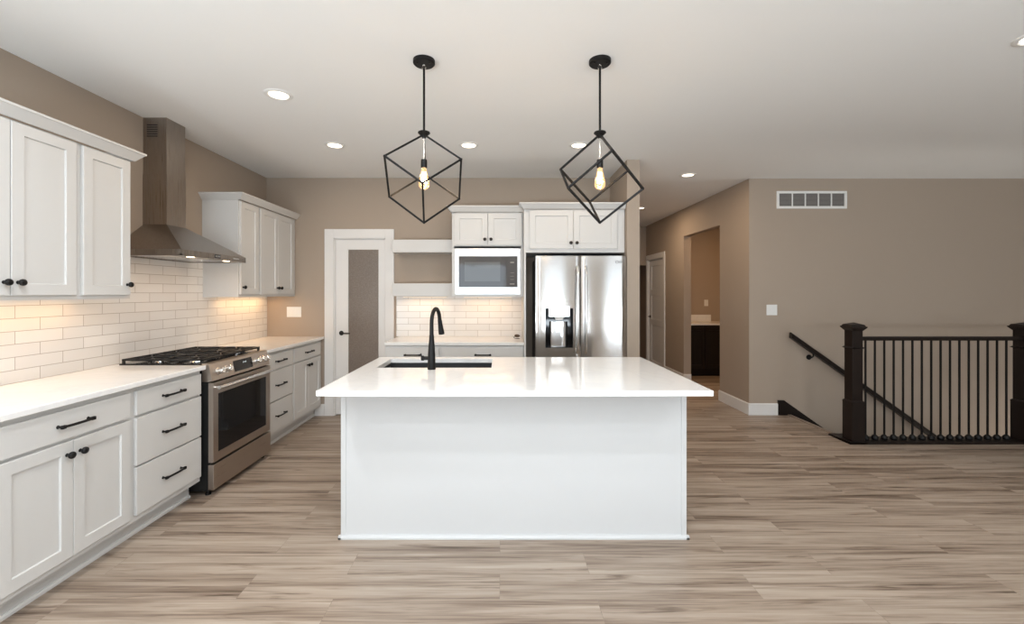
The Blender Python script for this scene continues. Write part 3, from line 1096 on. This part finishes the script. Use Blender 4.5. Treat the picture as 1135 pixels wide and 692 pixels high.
# oven door with a window
dz0, dz1 = 0.232, 0.788
od = MB().holed(0.002, RW - 0.002, dz0, dz1, (0.055, RW - 0.065, 0.292, 0.705), 0.0, 0.034, nx=2).build('oven_door', M['steel_h'], t)
MB().box(0.052, RW - 0.062, 0.003, 0.03, 0.289, 0.708).build('window', M['black_glass'], od)
k = MB()
n_ = 12
k.tube([(0.02 + (RW - 0.04) * i / n_, -0.026 - 0.012 * math.sin(PI * i / n_), 0.752) for i in range(n_ + 1)], 0.0140, 14, up=(0, 0, 1))
for x in (0.035, RW - 0.035):
    k.box(x - 0.012, x + 0.012, -0.028, 0.002, 0.743, 0.761, 0.003)
k.build('handle', M['steel_bright'], od, True)
MB().box(0.0, RW, -0.004, 0.036, 0.042, 0.217, 0.003).build('storage_drawer', M['steel_h'], t)
for x in (0.03, RW - 0.03):
    for y in (0.055, yb - 0.06):
        MB().lathe([(0.018, 0.0), (0.018, 0.012), (0.010, 0.014), (0.010, 0.036)], (x, y, 0)).build('foot', M['black'], t, True)
# burners
for x, y, r in ((0.14, 0.20, 0.045), (0.14, 0.47, 0.038), (RW / 2, 0.335, 0.055), (RW - 0.14, 0.20, 0.05), (RW - 0.14, 0.47, 0.038)):
    bn = MB().lathe([(r + 0.012, 0.922), (r + 0.010, 0.928), (r, 0.930), (r, 0.935)], (x, y, 0)).build('burner', M['steel_bright'], t, True)
    MB().lathe([(r - 0.002, 0.935), (r - 0.002, 0.940), (r - 0.012, 0.943), (0.001, 0.943)], (x, y, 0)).build('burner_cap', M['iron'], bn, True)
# three grates
gy0, gy1 = 0.085, 0.645
gw = (RW - 0.016) / 3
for g_ in range(3):
    x0 = 0.008 + gw * g_ + 0.002
    x1 = x0 + gw - 0.004
    k = MB()
    zt = 0.953
    for (xa, xb, ya, yb_) in ((x0, x0 + 0.012, gy0, gy1), (x1 - 0.012, x1, gy0, gy1), (x0, x1, gy0, gy0 + 0.012), (x0, x1, gy1 - 0.012, gy1)):
        k.box(xa, xb, ya, yb_, zt - 0.014, zt, 0.002)
    k.box((x0 + x1) / 2 - 0.006, (x0 + x1) / 2 + 0.006, gy0, gy1, zt - 0.012, zt, 0.002)
    for y in (gy0 + 0.115, (gy0 + gy1) / 2, gy1 - 0.115):
        k.box(x0, x1, y - 0.006, y + 0.006, zt - 0.012, zt, 0.002)
    for y in (gy0 + 0.115, gy1 - 0.115):
        for s1 in (-1, 1):
            for s2 in (-1, 1):
                cx = (x0 + x1) / 2
                k.tube([(cx + s1 * 0.03, y + s2 * 0.03, zt - 0.006), (cx + s1 * (gw / 2 - 0.012), y + s2 * 0.085, zt - 0.006)], 0.0045, square=True)
    for x in (x0 + 0.008, x1 - 0.008):
        for y in (gy0 + 0.008, (gy0 + gy1) / 2, gy1 - 0.008):
            k.box(x - 0.007, x + 0.007, y - 0.007, y + 0.007, 0.9215, zt - 0.01)
    k.build('grate', M['iron'], t)

# ------------------------------------------------------------------ hood
HY0, HY1 = 3.036, 3.800
t = thing('range_hood', 'stainless pyramid chimney range hood on the left wall over the range', 'range hood', (0, 0, 0))
hx1 = -2.225
HB = 1.677
cx0, cx1, cy0, cy1 = XL + 0.001, -2.537, 3.310, 3.512
k = MB()
k.frustum((XL + 0.009, hx1, HY0, HY1), HB + 0.044, (cx0 + 0.008, cx1, cy0, cy1), 1.935)
k.box(XL + 0.009, hx1, HY0, HY1, HB + 0.012, HB + 0.044)
for a in ((XL + 0.009, hx1, HY0, HY0 + 0.012), (XL + 0.009, hx1, HY1 - 0.012, HY1), (hx1 - 0.012, hx1, HY0, HY1), (XL + 0.009, XL + 0.021, HY0, HY1)):
    k.box(a[0], a[1], a[2], a[3], HB, HB + 0.013)
cn = k.build('canopy', M['steel_hood'], t)
MB().box(cx0, cx1 + 0.0, cy0, cy1, 1.930, 2.316).build('chimney', M['steel_hood'], t)
ch = MB().box(cx0, cx1 - 0.004, cy0 + 0.004, cy1 - 0.004, 2.316, HC).build('chimney_extension', M['steel_hood'], t)
k = MB()
for i in range(6):
    k.box(cx0 + 0.03, cx0 + 0.11, cy0 + 0.002, cy0 + 0.0045, 2.60 + 0.017 * i, 2.608 + 0.017 * i)
k.build('vent_slot', M['dark_case'], ch)
k = MB()
for i in range(3):
    k.box(XL + 0.06, hx1 - 0.14, HY0 + 0.03 + 0.237 * i, HY0 + 0.255 + 0.237 * i, HB + 0.006, HB + 0.013)
k.build('filter', M['steel_bright'], t)
for y in (3.21, 3.625):
    lt = MB().lathe([(0.034, HB + 0.013), (0.034, HB + 0.004), (0.026, HB + 0.003), (0.001, HB + 0.003)], (-2.285, y, 0)).build('lamp_ring', M['steel_bright'], t, True)
    MB().lathe([(0.025, HB + 0.0025), (0.025, HB + 0.001), (0.001, HB + 0.0005)], (-2.285, y, 0)).build('lamp_lens', M['lens_small'], lt, True)
    area('hood_lamp', (-2.285, y, HB - 0.002), (0, 0, 0), 0.05, 0.05, 0.8, WARM, lt, shape='DISK')
pn = MB().box(hx1, hx1 + 0.002, 3.385, 3.455, HB + 0.010, HB + 0.038).build('control_panel', M['dark_case'], t)
k = MB()
for i in range(4):
    k.box(hx1 + 0.002, hx1 + 0.003, 3.392 + 0.016 * i, 3.402 + 0.016 * i, HB + 0.018, HB + 0.030)
k.build('button', M['steel_bright'], pn)
MB().box(hx1, hx1 + 0.0015, 3.62, 3.70, HB + 0.021, HB + 0.027).build('badge', M['steel_bright'], t)

# ------------------------------------------------------------------ refrigerator
t = thing('refrigerator', 'stainless french door refrigerator with ice and water dispenser', 'refrigerator', (0, 0, 0))
RX0, RX1, RYF = 0.333, 1.236, 4.345
MB().box(RX0 + 0.012, RX1 - 0.012, RYF + 0.085, YB - 0.03, 0.03, 1.765, 0.004).build('body', M['dark_case'], t)
mid = (RX0 + RX1) / 2
dl, dr_, db, dtp = RX0 + 0.098, RX0 + 0.372, 0.872, 1.263
ld = MB().holed(RX0, mid - 0.003, 0.70, 1.785, (dl, dr_, db, dtp), RYF, RYF + 0.078, 0.004, 16).build('door', M['steel_v'], t, True)
rd = MB().holed(mid + 0.003, RX1, 0.70, 1.785, None, RYF, RYF + 0.078, 0.004, 16).build('door', M['steel_v'], t, True)
fz = MB().holed(RX0, RX1, 0.07, 0.69, None, RYF, RYF + 0.078, 0.004, 20).build('freezer_drawer', M['steel_v'], t, True)
MB().box(RX0 + 0.03, RX1 - 0.03, RYF + 0.09, RYF + 0.12, 0.0, 0.065).build('base_grille', M['dark_case'], t)
for dd_, x, lean in ((ld, mid - 0.040, -1), (rd, mid + 0.040, 1)):
    k = MB()
    n_ = 14
    pts = []
    for i in range(n_ + 1):
        s_ = i / n_
        yy = RYF - 0.048 - 0.016 * math.sin(PI * s_)
        if i in (0, n_):
            yy = RYF - 0.030
        pts.append((x, yy, 0.82 + 0.86 * s_))
    k.tube(pts, 0.013, 14, up=(0, 1, 0))
    for z in (0.835, 1.665):
        k.lathe([(0.011, -0.04), (0.011, 0.003)], (x, RYF, z), 'y', 12)
    k.build('handle', M['steel_bright'], dd_, True)
k = MB()
k.tube([(RX0 + 0.08 + (RX1 - RX0 - 0.16) * i / 12, RYF - 0.045 - 0.012 * math.sin(PI * i / 12), 0.625) for i in range(13)], 0.012, 12, up=(0, 0, 1))
for x in (RX0 + 0.1, RX1 - 0.1):
    k.lathe([(0.011, -0.045), (0.011, 0.003)], (x, RYF, 0.625), 'y', 12)
k.build('handle', M['steel_bright'], fz, True)
# dispenser recess
dp = MB()
dp.box(dl, dr_, RYF + 0.074, RYF + 0.078, db, dtp).box(dl - 0.003, dl + 0.003, RYF + 0.002, RYF + 0.076, db, dtp)
dp.box(dr_ - 0.003, dr_ + 0.003, RYF + 0.002, RYF + 0.076, db, dtp).box(dl, dr_, RYF + 0.002, RYF + 0.076, dtp - 0.003, dtp + 0.003)
dp.box(dl, dr_, RYF + 0.0, RYF + 0.076, db - 0.003, db + 0.006)
dsp = dp.build('dispenser', M['black_glass'], ld)
k = MB()
pxs = []
for i in range(13):
    s_ = i / 12
    pxs.append((dl + 0.045 + (dr_ - dl - 0.09) * s_, RYF + 0.070 - 0.022 * math.sin(PI * s_) ** 0.6))
k.prism(pxs + [(pxs[-1][0], RYF + 0.0735), (pxs[0][0], RYF + 0.0735)], 'z', db + 0.007, 1.128)
k.build('back_plate', M['steel_bright'], dsp, True)
MB().box(dl + 0.028, dr_ - 0.032, RYF - 0.016, RYF + 0.07, 1.178, 1.290, 0.004).build('dispenser_panel', M['steel_bright'], dsp)
k = MB()
k.frustum((dl + 0.105, dr_ - 0.105, RYF + 0.005, RYF + 0.05), 1.148, (dl + 0.09, dr_ - 0.09, RYF - 0.006, RYF + 0.06), 1.1775)
k.build('spout', M['plastic'], dsp)
MB().box(dl + 0.098, dr_ - 0.098, RYF + 0.028, RYF + 0.042, 1.018, 1.110, 0.004).build('paddle', M['steel_bright'], dsp)
# maker's mark on the right door
def text_mesh(body, size, depth):
    cu = bpy.data.curves.new('mark', 'FONT')
    cu.body = body
    cu.size = size
    cu.extrude = depth
    o = bpy.data.objects.new('mark', cu)
    COL.objects.link(o)
    bpy.context.view_layer.update()
    me = bpy.data.meshes.new_from_object(o.evaluated_get(bpy.context.evaluated_depsgraph_get()))
    bpy.data.objects.remove(o)
    bpy.data.curves.remove(cu)
    return me
me = text_mesh('LG', 0.028, 0.0006)
me.materials.append(M['vent_dark'])
lg = bpy.data.objects.new('logo', me)
COL.objects.link(lg)
lg.parent = rd
lg.rotation_euler = (PI / 2, 0, 0)
lg.location = (1.158, RYF - 0.0062, 1.715)
k = MB()
ring = [(1.140 + 0.013 * math.cos(2 * PI * i / 20), RYF - 0.0075, 1.724 + 0.013 * math.sin(2 * PI * i / 20)) for i in range(20)]
k.tube(ring + [ring[0]], 0.0015, 6, up=(0, 1, 0))
k.build('logo_ring', M['vent_dark'], rd, True)

# ------------------------------------------------------------------ microwave
t = thing('microwave', 'built-in microwave with black glass door in a wide stainless trim frame', 'microwave', (0, 0, 0))
tx0, tx1, tz0, tz1 = -0.492, 0.190, 1.400, 1.880
wx0, wx1, wz0, wz1 = -0.452, 0.160, 1.478, 1.800
MB().box(-0.46, 0.168, YM + 0.022, YM + 0.40, 1.402, 1.85).build('body', M['dark_case'], t)
MB().holed(tx0, tx1, tz0, tz1, (wx0, wx1, wz0, wz1), YM - 0.010, YM - 0.001, nx=2).build('trim_frame', M['steel_trim'], t)
dr = MB().box(wx0 + 0.001, 0.048, YM - 0.014, YM - 0.001, wz0 + 0.001, wz1 - 0.001, 0.001).build('door', M['grey_glass'], t)
MB().box(wx0 + 0.06, -0.02, YM - 0.0142, YM - 0.0135, wz0 + 0.06, wz1 - 0.06).build('window', M['mw_window_reflection'], dr)  # paler pane with the reflection painted in
cpn = MB().box(0.050, wx1 - 0.001, YM - 0.014, YM - 0.001, wz0 + 0.001, wz1 - 0.001, 0.001).build('control_panel', M['grey_glass'], t)
MB().box(0.085, 0.125, YM - 0.0148, YM - 0.0138, 1.729, 1.741).build('display', M['vent_louver'], cpn)
MB().box(0.080, 0.130, YM - 0.0148, YM - 0.0138, 1.506, 1.514).build('start_button', M['vent_louver'], cpn)
for r_ in range(3):
    MB().box(0.086, 0.124, YM - 0.0148, YM - 0.0138, 1.555 + 0.035 * r_, 1.5575 + 0.035 * r_).build('button', M['vent_louver'], cpn)

# ------------------------------------------------------------------ pendants


def pendant(label, x, y, rot, tilt):
    t = thing('pendant_light', label, 'pendant light', (x, y, HC), 0, 'cube pendants over the island')
    cnp = MB().lathe([(0.062, 0.0), (0.062, -0.018), (0.056, -0.024), (0.012, -0.026)], n=32).build('canopy', M['black'], t, True)
    for s_ in (-1, 1):
        MB().lathe([(0.005, -0.0235), (0.005, -0.028), (0.003, -0.029)], (s_ * 0.035, -0.02, 0), n=10).build('screw', M['bronze'], cnp, True)
    k = MB()
    ringp = [(0.009 * math.cos(2 * PI * i / 14), 0, -0.040 + 0.016 * math.sin(2 * PI * i / 14)) for i in range(15)]
    k.tube(ringp, 0.003, 8, up=(0, 1, 0))
    k.build('loop', M['nickel'], t, True)
    MB().lathe([(0.0065, -0.052), (0.0065, -0.415)], n=14).build('rod', M['black'], t, True)
    MB().lathe([(0.008, -0.405), (0.033, -0.410), (0.035, -0.416), (0.020, -0.430), (0.012, -0.440), (0.011, -0.445)], n=28).build('hub', M['black'], t, True)
    # cube frame standing on one corner
    ztop, zbot = -0.424, -0.928
    ed = (ztop - zbot) / math.sqrt(3)
    rr_ = ed * math.sqrt(2 / 3)
    T, B = Vector((0, 0, ztop)), Vector((0, 0, zbot))
    T = T + Vector((0, 0, 0.0))
    U = [Vector((rr_ * math.cos(rot + 2 * PI * i / 3), rr_ * math.sin(rot + 2 * PI * i / 3), ztop - ed / math.sqrt(3))) for i in range(3)]
    D = [Vector((rr_ * math.cos(rot + PI / 3 + 2 * PI * i / 3), rr_ * math.sin(rot + PI / 3 + 2 * PI * i / 3), zbot + ed / math.sqrt(3))) for i in range(3)]
    R_ = Matrix.Rotation(-tilt, 4, 'Y')
    sh = lambda v: T + R_ @ (v - T)
    U = [sh(v) for v in U]; D = [sh(v) for v in D]; B = sh(B)
    k = MB()
    segs = [(T, u) for u in U] + [(B, d) for d in D] + [(U[i], D[i]) for i in range(3)] + [(U[(i + 1) % 3], D[i]) for i in range(3)]
    for a, b_ in segs:
        e = (b_ - a).normalized() * 0.003
        k.tube([a - e, b_ + e], 0.0053, square=True)
    k.build('cube_frame', M['black'], t)
    MB().lathe([(0.0045, -0.440), (0.0045, -0.572)], n=12).build('stem', M['nickel'], t, True)
    sk = MB().lathe([(0.006, -0.566), (0.017, -0.568), (0.018, -0.574), (0.018, -0.612), (0.016, -0.616)], n=24).build('socket', M['black'], t, True)
    bl = MB().lathe([(0.013, -0.612), (0.014, -0.625), (0.020, -0.650), (0.028, -0.685), (0.031, -0.705), (0.029, -0.720), (0.020, -0.732), (0.010, -0.737), (0.001, -0.738)], n=28).build('bulb', M['bulb'], t, True)
    k = MB()
    for i in range(6):
        a0 = 2 * PI * i / 6
        k.tube([(0.006 * math.cos(a0), 0.006 * math.sin(a0), -0.640), (0.013 * math.cos(a0 + 0.4), 0.013 * math.sin(a0 + 0.4), -0.700)], 0.0036, 6)
    k.build('filament', M['filament'], bl, True)
    d = bpy.data.lights.new('bulb_light', 'POINT')
    d.energy = 3.0
    d.color = WARM
    d.shadow_soft_size = 0.02
    o = bpy.data.objects.new('bulb_light', d)
    COL.objects.link(o)
    o.parent = t
    o.location = (0, 0, -0.67)
    return t


pendant('black open cube pendant over the island, the left one above the faucet', -0.446, 2.50, math.radians(-21.7), 0.0)
pendant('black open cube pendant over the island, the right one in front of the refrigerator', 0.559, 2.50, math.radians(-87.5), 0.0)

# ------------------------------------------------------------------ ceiling downlights
for x, y, pw, lab in ((-1.497, 2.93, 4, 'round recessed ceiling light nearest the range hood'),
                      (-1.502, 3.93, 3.5, 'round recessed ceiling light out from the far left wall cabinets'),
                      (-0.299, 3.93, 2.5, 'round recessed ceiling light just right of the left pendant cube'),
                      (0.689, 3.93, 2.5, 'round recessed ceiling light just left of the right pendant rod'),
                      (2.09, 4.92, 7, 'round recessed ceiling light at the mouth of the hall'),
                      (2.15, 6.83, 11, 'small bright recessed ceiling light far down the hall beside the partition'),
                      (2.775, 2.27, 5, 'round recessed ceiling light at the upper right edge of the view')):
    t = thing('recessed_light', lab, 'ceiling light', (x, y, HC), 0, 'recessed ceiling lights')
    k = MB()
    k.lathe([(0.060, -0.003), (0.066, -0.008), (0.082, -0.006), (0.090, -0.002), (0.090, 0.0)], n=36)
    k.build('trim_ring', M['plastic'], t, True)
    MB().lathe([(0.001, -0.0045), (0.058, -0.0045), (0.062, -0.003)], n=36).build('lens', M['lens'], t, True)
    area('downlight', (0, 0, -0.012), (0, 0, 0), 0.13, 0.13, pw, LAMP, t, shape='DISK')

# unseen downlights added behind the camera to brighten the near floor and island front
for i, (x, y, pw) in enumerate(((-1.5, 1.25, 17), (0.15, 0.95, 18), (0.15, -0.1, 20), (2.4, 0.4, 14), (-0.6, -0.9, 14), (4.6, 0.9, 8))):
    k = MB()
    k.lathe([(0.060, -0.003), (0.066, -0.008), (0.082, -0.006), (0.090, -0.002), (0.090, 0.0)], n=24)
    o = struct(k.build('trim_%d' % (i + 2), M['plastic'], None, True))  # trim ring carrying an added fill lamp
    o.location = (x, y, HC)
    MB().lathe([(0.001, -0.0045), (0.058, -0.0045), (0.062, -0.003)], n=24).build('lens', M['lens'], o, True)
    area('downlight', (0, 0, -0.012), (0, 0, 0), 0.13, 0.13, pw, COOL, o, shape='DISK')

# ------------------------------------------------------------------ under-cabinet lights
for lab, loc, rz, L, pw in (
        ('slim light strip under the nearest wall cabinets on the left wall', (-2.60, 2.285, UZ0 + 0.019), PI / 2, 0.96, 1.3),
        ('slim light strip under the corner wall cabinets beyond the hood', (-2.60, 4.55, UZ0 + 0.019), PI / 2, 0.80, 1.7),
        ('slim light strip under the lower floating shelf', (-0.87, 4.93, 1.3805), 0, 0.50, 0.55),
        ('slim light strip under the microwave cabinet', (-0.16, 4.90, UZ0 - 0.0005), 0, 0.55, 0.8)):
    t = thing('undercabinet_light', lab, 'light', loc, rz, 'under-cabinet light strips')
    MB().box(-L / 2, L / 2, -0.018, 0.018, -0.010, 0, 0.002).build('housing', M['plastic'], t)
    MB().box(-L / 2 + 0.01, L / 2 - 0.01, -0.012, 0.012, -0.0115, -0.0095).build('lens', M['strip'], t)
    area('strip_light', (0, 0, -0.014), (0, 0, 0), L - 0.02, 0.022, pw, WARM, t)

# ------------------------------------------------------------------ switches, outlet, vent


def plate(name, label, x, z, y, w_, h_, gangs, cat):
    t = thing(name, label, cat, (x, y, z))
    MB().box(-w_ / 2, w_ / 2, -0.006, 0, -h_ / 2, h_ / 2, 0.002).build('cover_plate', M['plastic'], t)
    for g_ in range(gangs):
        cx = (g_ - (gangs - 1) / 2) * 0.046
        MB().prism([(-0.006, -0.033), (-0.0105, -0.033), (-0.0075, 0.0), (-0.0095, 0.033), (-0.006, 0.033)], 'x', cx - 0.0165, cx + 0.0165).build('rocker', M['plastic'], t)
    return t


plate('light_switch', 'white three gang light switch on the back wall left of the pantry door', -2.40, 1.197, YB, 0.165, 0.118, 3, 'light switch')
plate('light_switch', 'white two gang light switch on the wall under the long air vent', 3.13, 1.219, YR, 0.122, 0.122, 2, 'light switch')
t = thing('wall_outlet', 'small white outlet on the wall above the dark cabinet in the nook', 'outlet', (3.73, 8.0, 1.235))
MB().box(-0.036, 0.036, -0.006, 0, -0.058, 0.058, 0.002).build('cover_plate', M['plastic'], t)
for z in (-0.02, 0.02):
    MB().lathe([(0.001, -0.0085), (0.0165, -0.0085), (0.0165, -0.005)], (0, 0, z), 'y', 16).build('socket', M['plastic'], t)

t = thing('air_vent', 'long white return air vent with five grilles high on the right wall', 'vent', (3.184, YR, 2.395))
VW, VH = 0.812, 0.203
k = MB()
e_ = 0.028
k.box(0, VW, -0.012, 0, 0, e_, 0.002).box(0, VW, -0.012, 0, VH - e_, VH, 0.002)
k.box(0, e_, -0.012, 0, e_, VH - e_).box(VW - e_, VW, -0.012, 0, e_, VH - e_)
cw = (VW - 2 * e_) / 5
for i in range(1, 5):
    k.box(e_ + cw * i - 0.006, e_ + cw * i + 0.006, -0.012, 0, e_, VH - e_)
k.build('frame', M['plastic'], t)
MB().box(e_, VW - e_, -0.002, -0.0005, e_, VH - e_).build('backing', M['vent_dark'], t)
for i in range(5):
    k = MB()
    for q in range(11):
        z = e_ + 0.007 + q * (VH - 2 * e_ - 0.01) / 10.5
        k.prism([(-0.010, z), (-0.009, z + 0.0015), (-0.003, z - 0.005), (-0.004, z - 0.0065)], 'x', e_ + cw * i + 0.006, e_ + cw * (i + 1) - 0.006)
    k.build('louver_grille', M['vent_louver'] if 'vent_louver' in M else M['plastic'], t)

# little dark plug left on the back worktop
t = thing('cord_plug', 'tiny dark brown plug lying on the back worktop beside the refrigerator panel', 'plug', (0.165, 4.78, 0.914), math.radians(-25))
k = MB()
k.lathe([(0.002, -0.030), (0.013, -0.026), (0.017, -0.006), (0.015, 0.018), (0.007, 0.028), (0.003, 0.034)], (0, 0, 0.034), 'x', 14)
k.build('body', mat('brown_plastic', (0.06, 0.035, 0.02), 0.35), t, True)
MB().tube([(-0.03, 0, 0.030), (-0.042, 0, 0.015), (-0.03, 0.01, 0.004), (0.0, 0.015, 0.003), (0.03, 0.005, 0.003)], 0.003, 8).build('cord', M['bronze'], t, True)

# ------------------------------------------------------------------ stair railing
t = thing('stair_railing', 'dark stained stair railing with two box newels and black balusters', 'railing', (0, 0, 0))
NY = 4.165


def newel(x):
    k = MB()
    k.box(x - 0.060, x + 0.060, NY - 0.060, NY + 0.060, 0.02, 0.385, 0.002)
    k.frustum((x - 0.063, x + 0.063, NY - 0.063, NY + 0.063), 0.385, (x - 0.052, x + 0.052, NY - 0.052, NY + 0.052), 0.398)
    k.box(x - 0.049, x + 0.049, NY - 0.049, NY + 0.049, 0.395, 1.075, 0.002)
    k.frustum((x - 0.050, x + 0.050, NY - 0.050, NY + 0.050), 0.890, (x - 0.063, x + 0.063, NY - 0.063, NY + 0.063), 0.898)
    k.frustum((x - 0.063, x + 0.063, NY - 0.063, NY + 0.063), 0.898, (x - 0.050, x + 0.050, NY - 0.050, NY + 0.050), 0.908)
    k.build('newel_post', M['espresso'], t)
    c_ = MB()
    c_.frustum((x - 0.051, x + 0.051, NY - 0.051, NY + 0.051), 1.060, (x - 0.072, x + 0.072, NY - 0.072, NY + 0.072), 1.088)
    c_.box(x - 0.074, x + 0.074, NY - 0.074, NY + 0.074, 1.088, 1.100, 0.002)
    c_.frustum((x - 0.066, x + 0.066, NY - 0.066, NY + 0.066), 1.100, (x - 0.058, x + 0.058, NY - 0.058, NY + 0.058), 1.116)
    c_.frustum((x - 0.058, x + 0.058, NY - 0.058, NY + 0.058), 1.116, (x - 0.002, x + 0.002, NY - 0.002, NY + 0.002), 1.136)
    return c_


N1, N2 = 3.345, 4.965
for i, x in enumerate((N1, N2)):
    c_ = newel(x)
    post = [o for o in t.children if o.name.startswith('newel_post')][-1]
    c_.build('newel_cap', M['espresso'], post)
pf = [(NY - 0.03, 0.965), (NY + 0.03, 0.965), (NY + 0.033, 0.985), (NY + 0.026, 0.998), (NY, 1.003), (NY - 0.026, 0.998), (NY - 0.033, 0.985)]
MB().prism(pf, 'x', N1 + 0.048, N2 - 0.048).prism(pf, 'x', N2 + 0.048, XE - 0.01).build('top_rail', M['espresso_h'], t)
MB().box(N1 - 0.095, XE - 0.01, 4.085, 4.255, -0.02, 0.021, 0.003).box(N1 - 0.095, N1 + 0.075, 4.085, 4.36, -0.02, 0.018, 0.003).build('base_plate', M['espresso_h'], t)
bal = MB().box(-0.0064, 0.0064, -0.0064, 0.0064, 0.02, 0.968, 0.001).build('baluster', M['black'], t)
shoe = MB().lathe([(0.024, 0.021), (0.027, 0.030), (0.027, 0.050), (0.018, 0.062), (0.011, 0.068)], n=16).build('baluster_shoe', M['black'], bal, True)
bal.location = (3.459, NY, 0)
xs_b = [3.459 + 0.0894 * i for i in range(1, 16)] + [5.08 + 0.0894 * i for i in range(3)]
for x in xs_b:
    o = bal.copy()
    COL.objects.link(o)
    o.parent = t
    o.location = (x, NY, 0)
    s_ = shoe.copy()
    COL.objects.link(s_)
    s_.parent = o

# handrail on the stair wall
t = thing('handrail', 'dark wooden handrail sloping down the wall behind the balusters', 'handrail', (0, 0, 0))
hx0, hz0, hx1_, sl = 3.30, 0.955, 6.9, -0.708
HYR = YR - 0.075
k = MB()
prof = [(-0.024, -0.024), (0.024, -0.024), (0.026, 0.0), (0.022, 0.020), (0.012, 0.028), (-0.012, 0.028), (-0.022, 0.020), (-0.026, 0.0)]
ra, rb = [], []
cs = 1 / math.cos(math.atan(sl))
for u, v in prof:
    ra.append(k.bm.verts.new((hx0, HYR + u, hz0 - 0.024 + v * cs)))
    rb.append(k.bm.verts.new((hx1_, HYR + u, hz0 - 0.024 + v * cs + sl * (hx1_ - hx0))))
for i in range(8):
    j_ = (i + 1) % 8
    k.bm.faces.new((ra[i], ra[j_], rb[j_], rb[i]))
k.bm.faces.new(ra); k.bm.faces.new(rb[::-1])
k.build('rail', M['espresso_h'], t)
for x in (3.56, 5.2, 6.6):
    zr = hz0 - 0.024 + sl * (x - hx0) - 0.026
    k = MB()
    k.lathe([(0.030, 0.0), (0.030, -0.006), (0.012, -0.010)], (x, YR, zr - 0.05), 'y', 16)
    k.tube([(x, YR - 0.005, zr - 0.05), (x, YR - 0.05, zr - 0.05), (x, HYR, zr - 0.03), (x, HYR, zr + 0.004)], 0.008, 10)
    k.build('bracket', M['black'], t, True)
# skirt board beside the stairs
sk = MB().prism([(3.195, 0.0), (3.195, 0.172), (3.265, 0.172), (7.1, 0.172 - 0.708 * 3.835), (7.1, -2.75), (6.9, -2.75), (3.34, -0.25), (3.34, 0.0)], 'y', YR - 0.02, YR - 0.0005).build('skirt_board', M['espresso_h'])
tag(sk, 'dark wooden skirt board stepping down the wall at the top of the stairs', 'skirt board')

# ------------------------------------------------------------------ nook cabinet seen through the hall opening
t = thing('vanity_cabinet', 'near-black cabinet with shaker doors in the nook beyond the hall opening', 'cabinet', (2.99, 7.41, 0))
MB().box(0, 1.30, 0, 0.588, 0.10, 0.868).box(0, 1.30, 0.07, 0.588, 0, 0.10).build('carcass', M['nook_wood'], t)
for i in range(3):
    x0 = 0.02 + 0.425 * i
    MB().shaker(x0, x0 + 0.415, 0.14, 0.84, -0.019, -0.001).build('door', M['nook_wood'], t)
t = MB().box(2.986, 4.299, 7.38, 7.999, 0.87, 0.90, 0.003).box(2.986, 3.81, 7.98, 7.999, 0.895, 1.02, 0.002).build('countertop', M['quartz'])
tag(t, 'white countertop with a low upstand on the dark nook cabinet', 'countertop')
k = MB()
k.lathe([(0.060, -0.003), (0.066, -0.008), (0.082, -0.006), (0.090, -0.002), (0.090, 0.0)], n=24)
nl = struct(k.build('trim_9', M['plastic'], None, True))  # ring of the nook's ceiling light, out of view
nl.location = (3.62, 6.6, HC)
MB().lathe([(0.001, -0.0045), (0.058, -0.0045), (0.062, -0.003)], n=24).build('lens', M['lens'], nl, True)
area('downlight', (0, 0, -0.012), (0, 0, 0), 0.13, 0.13, 12, WARM, nl, shape='DISK')
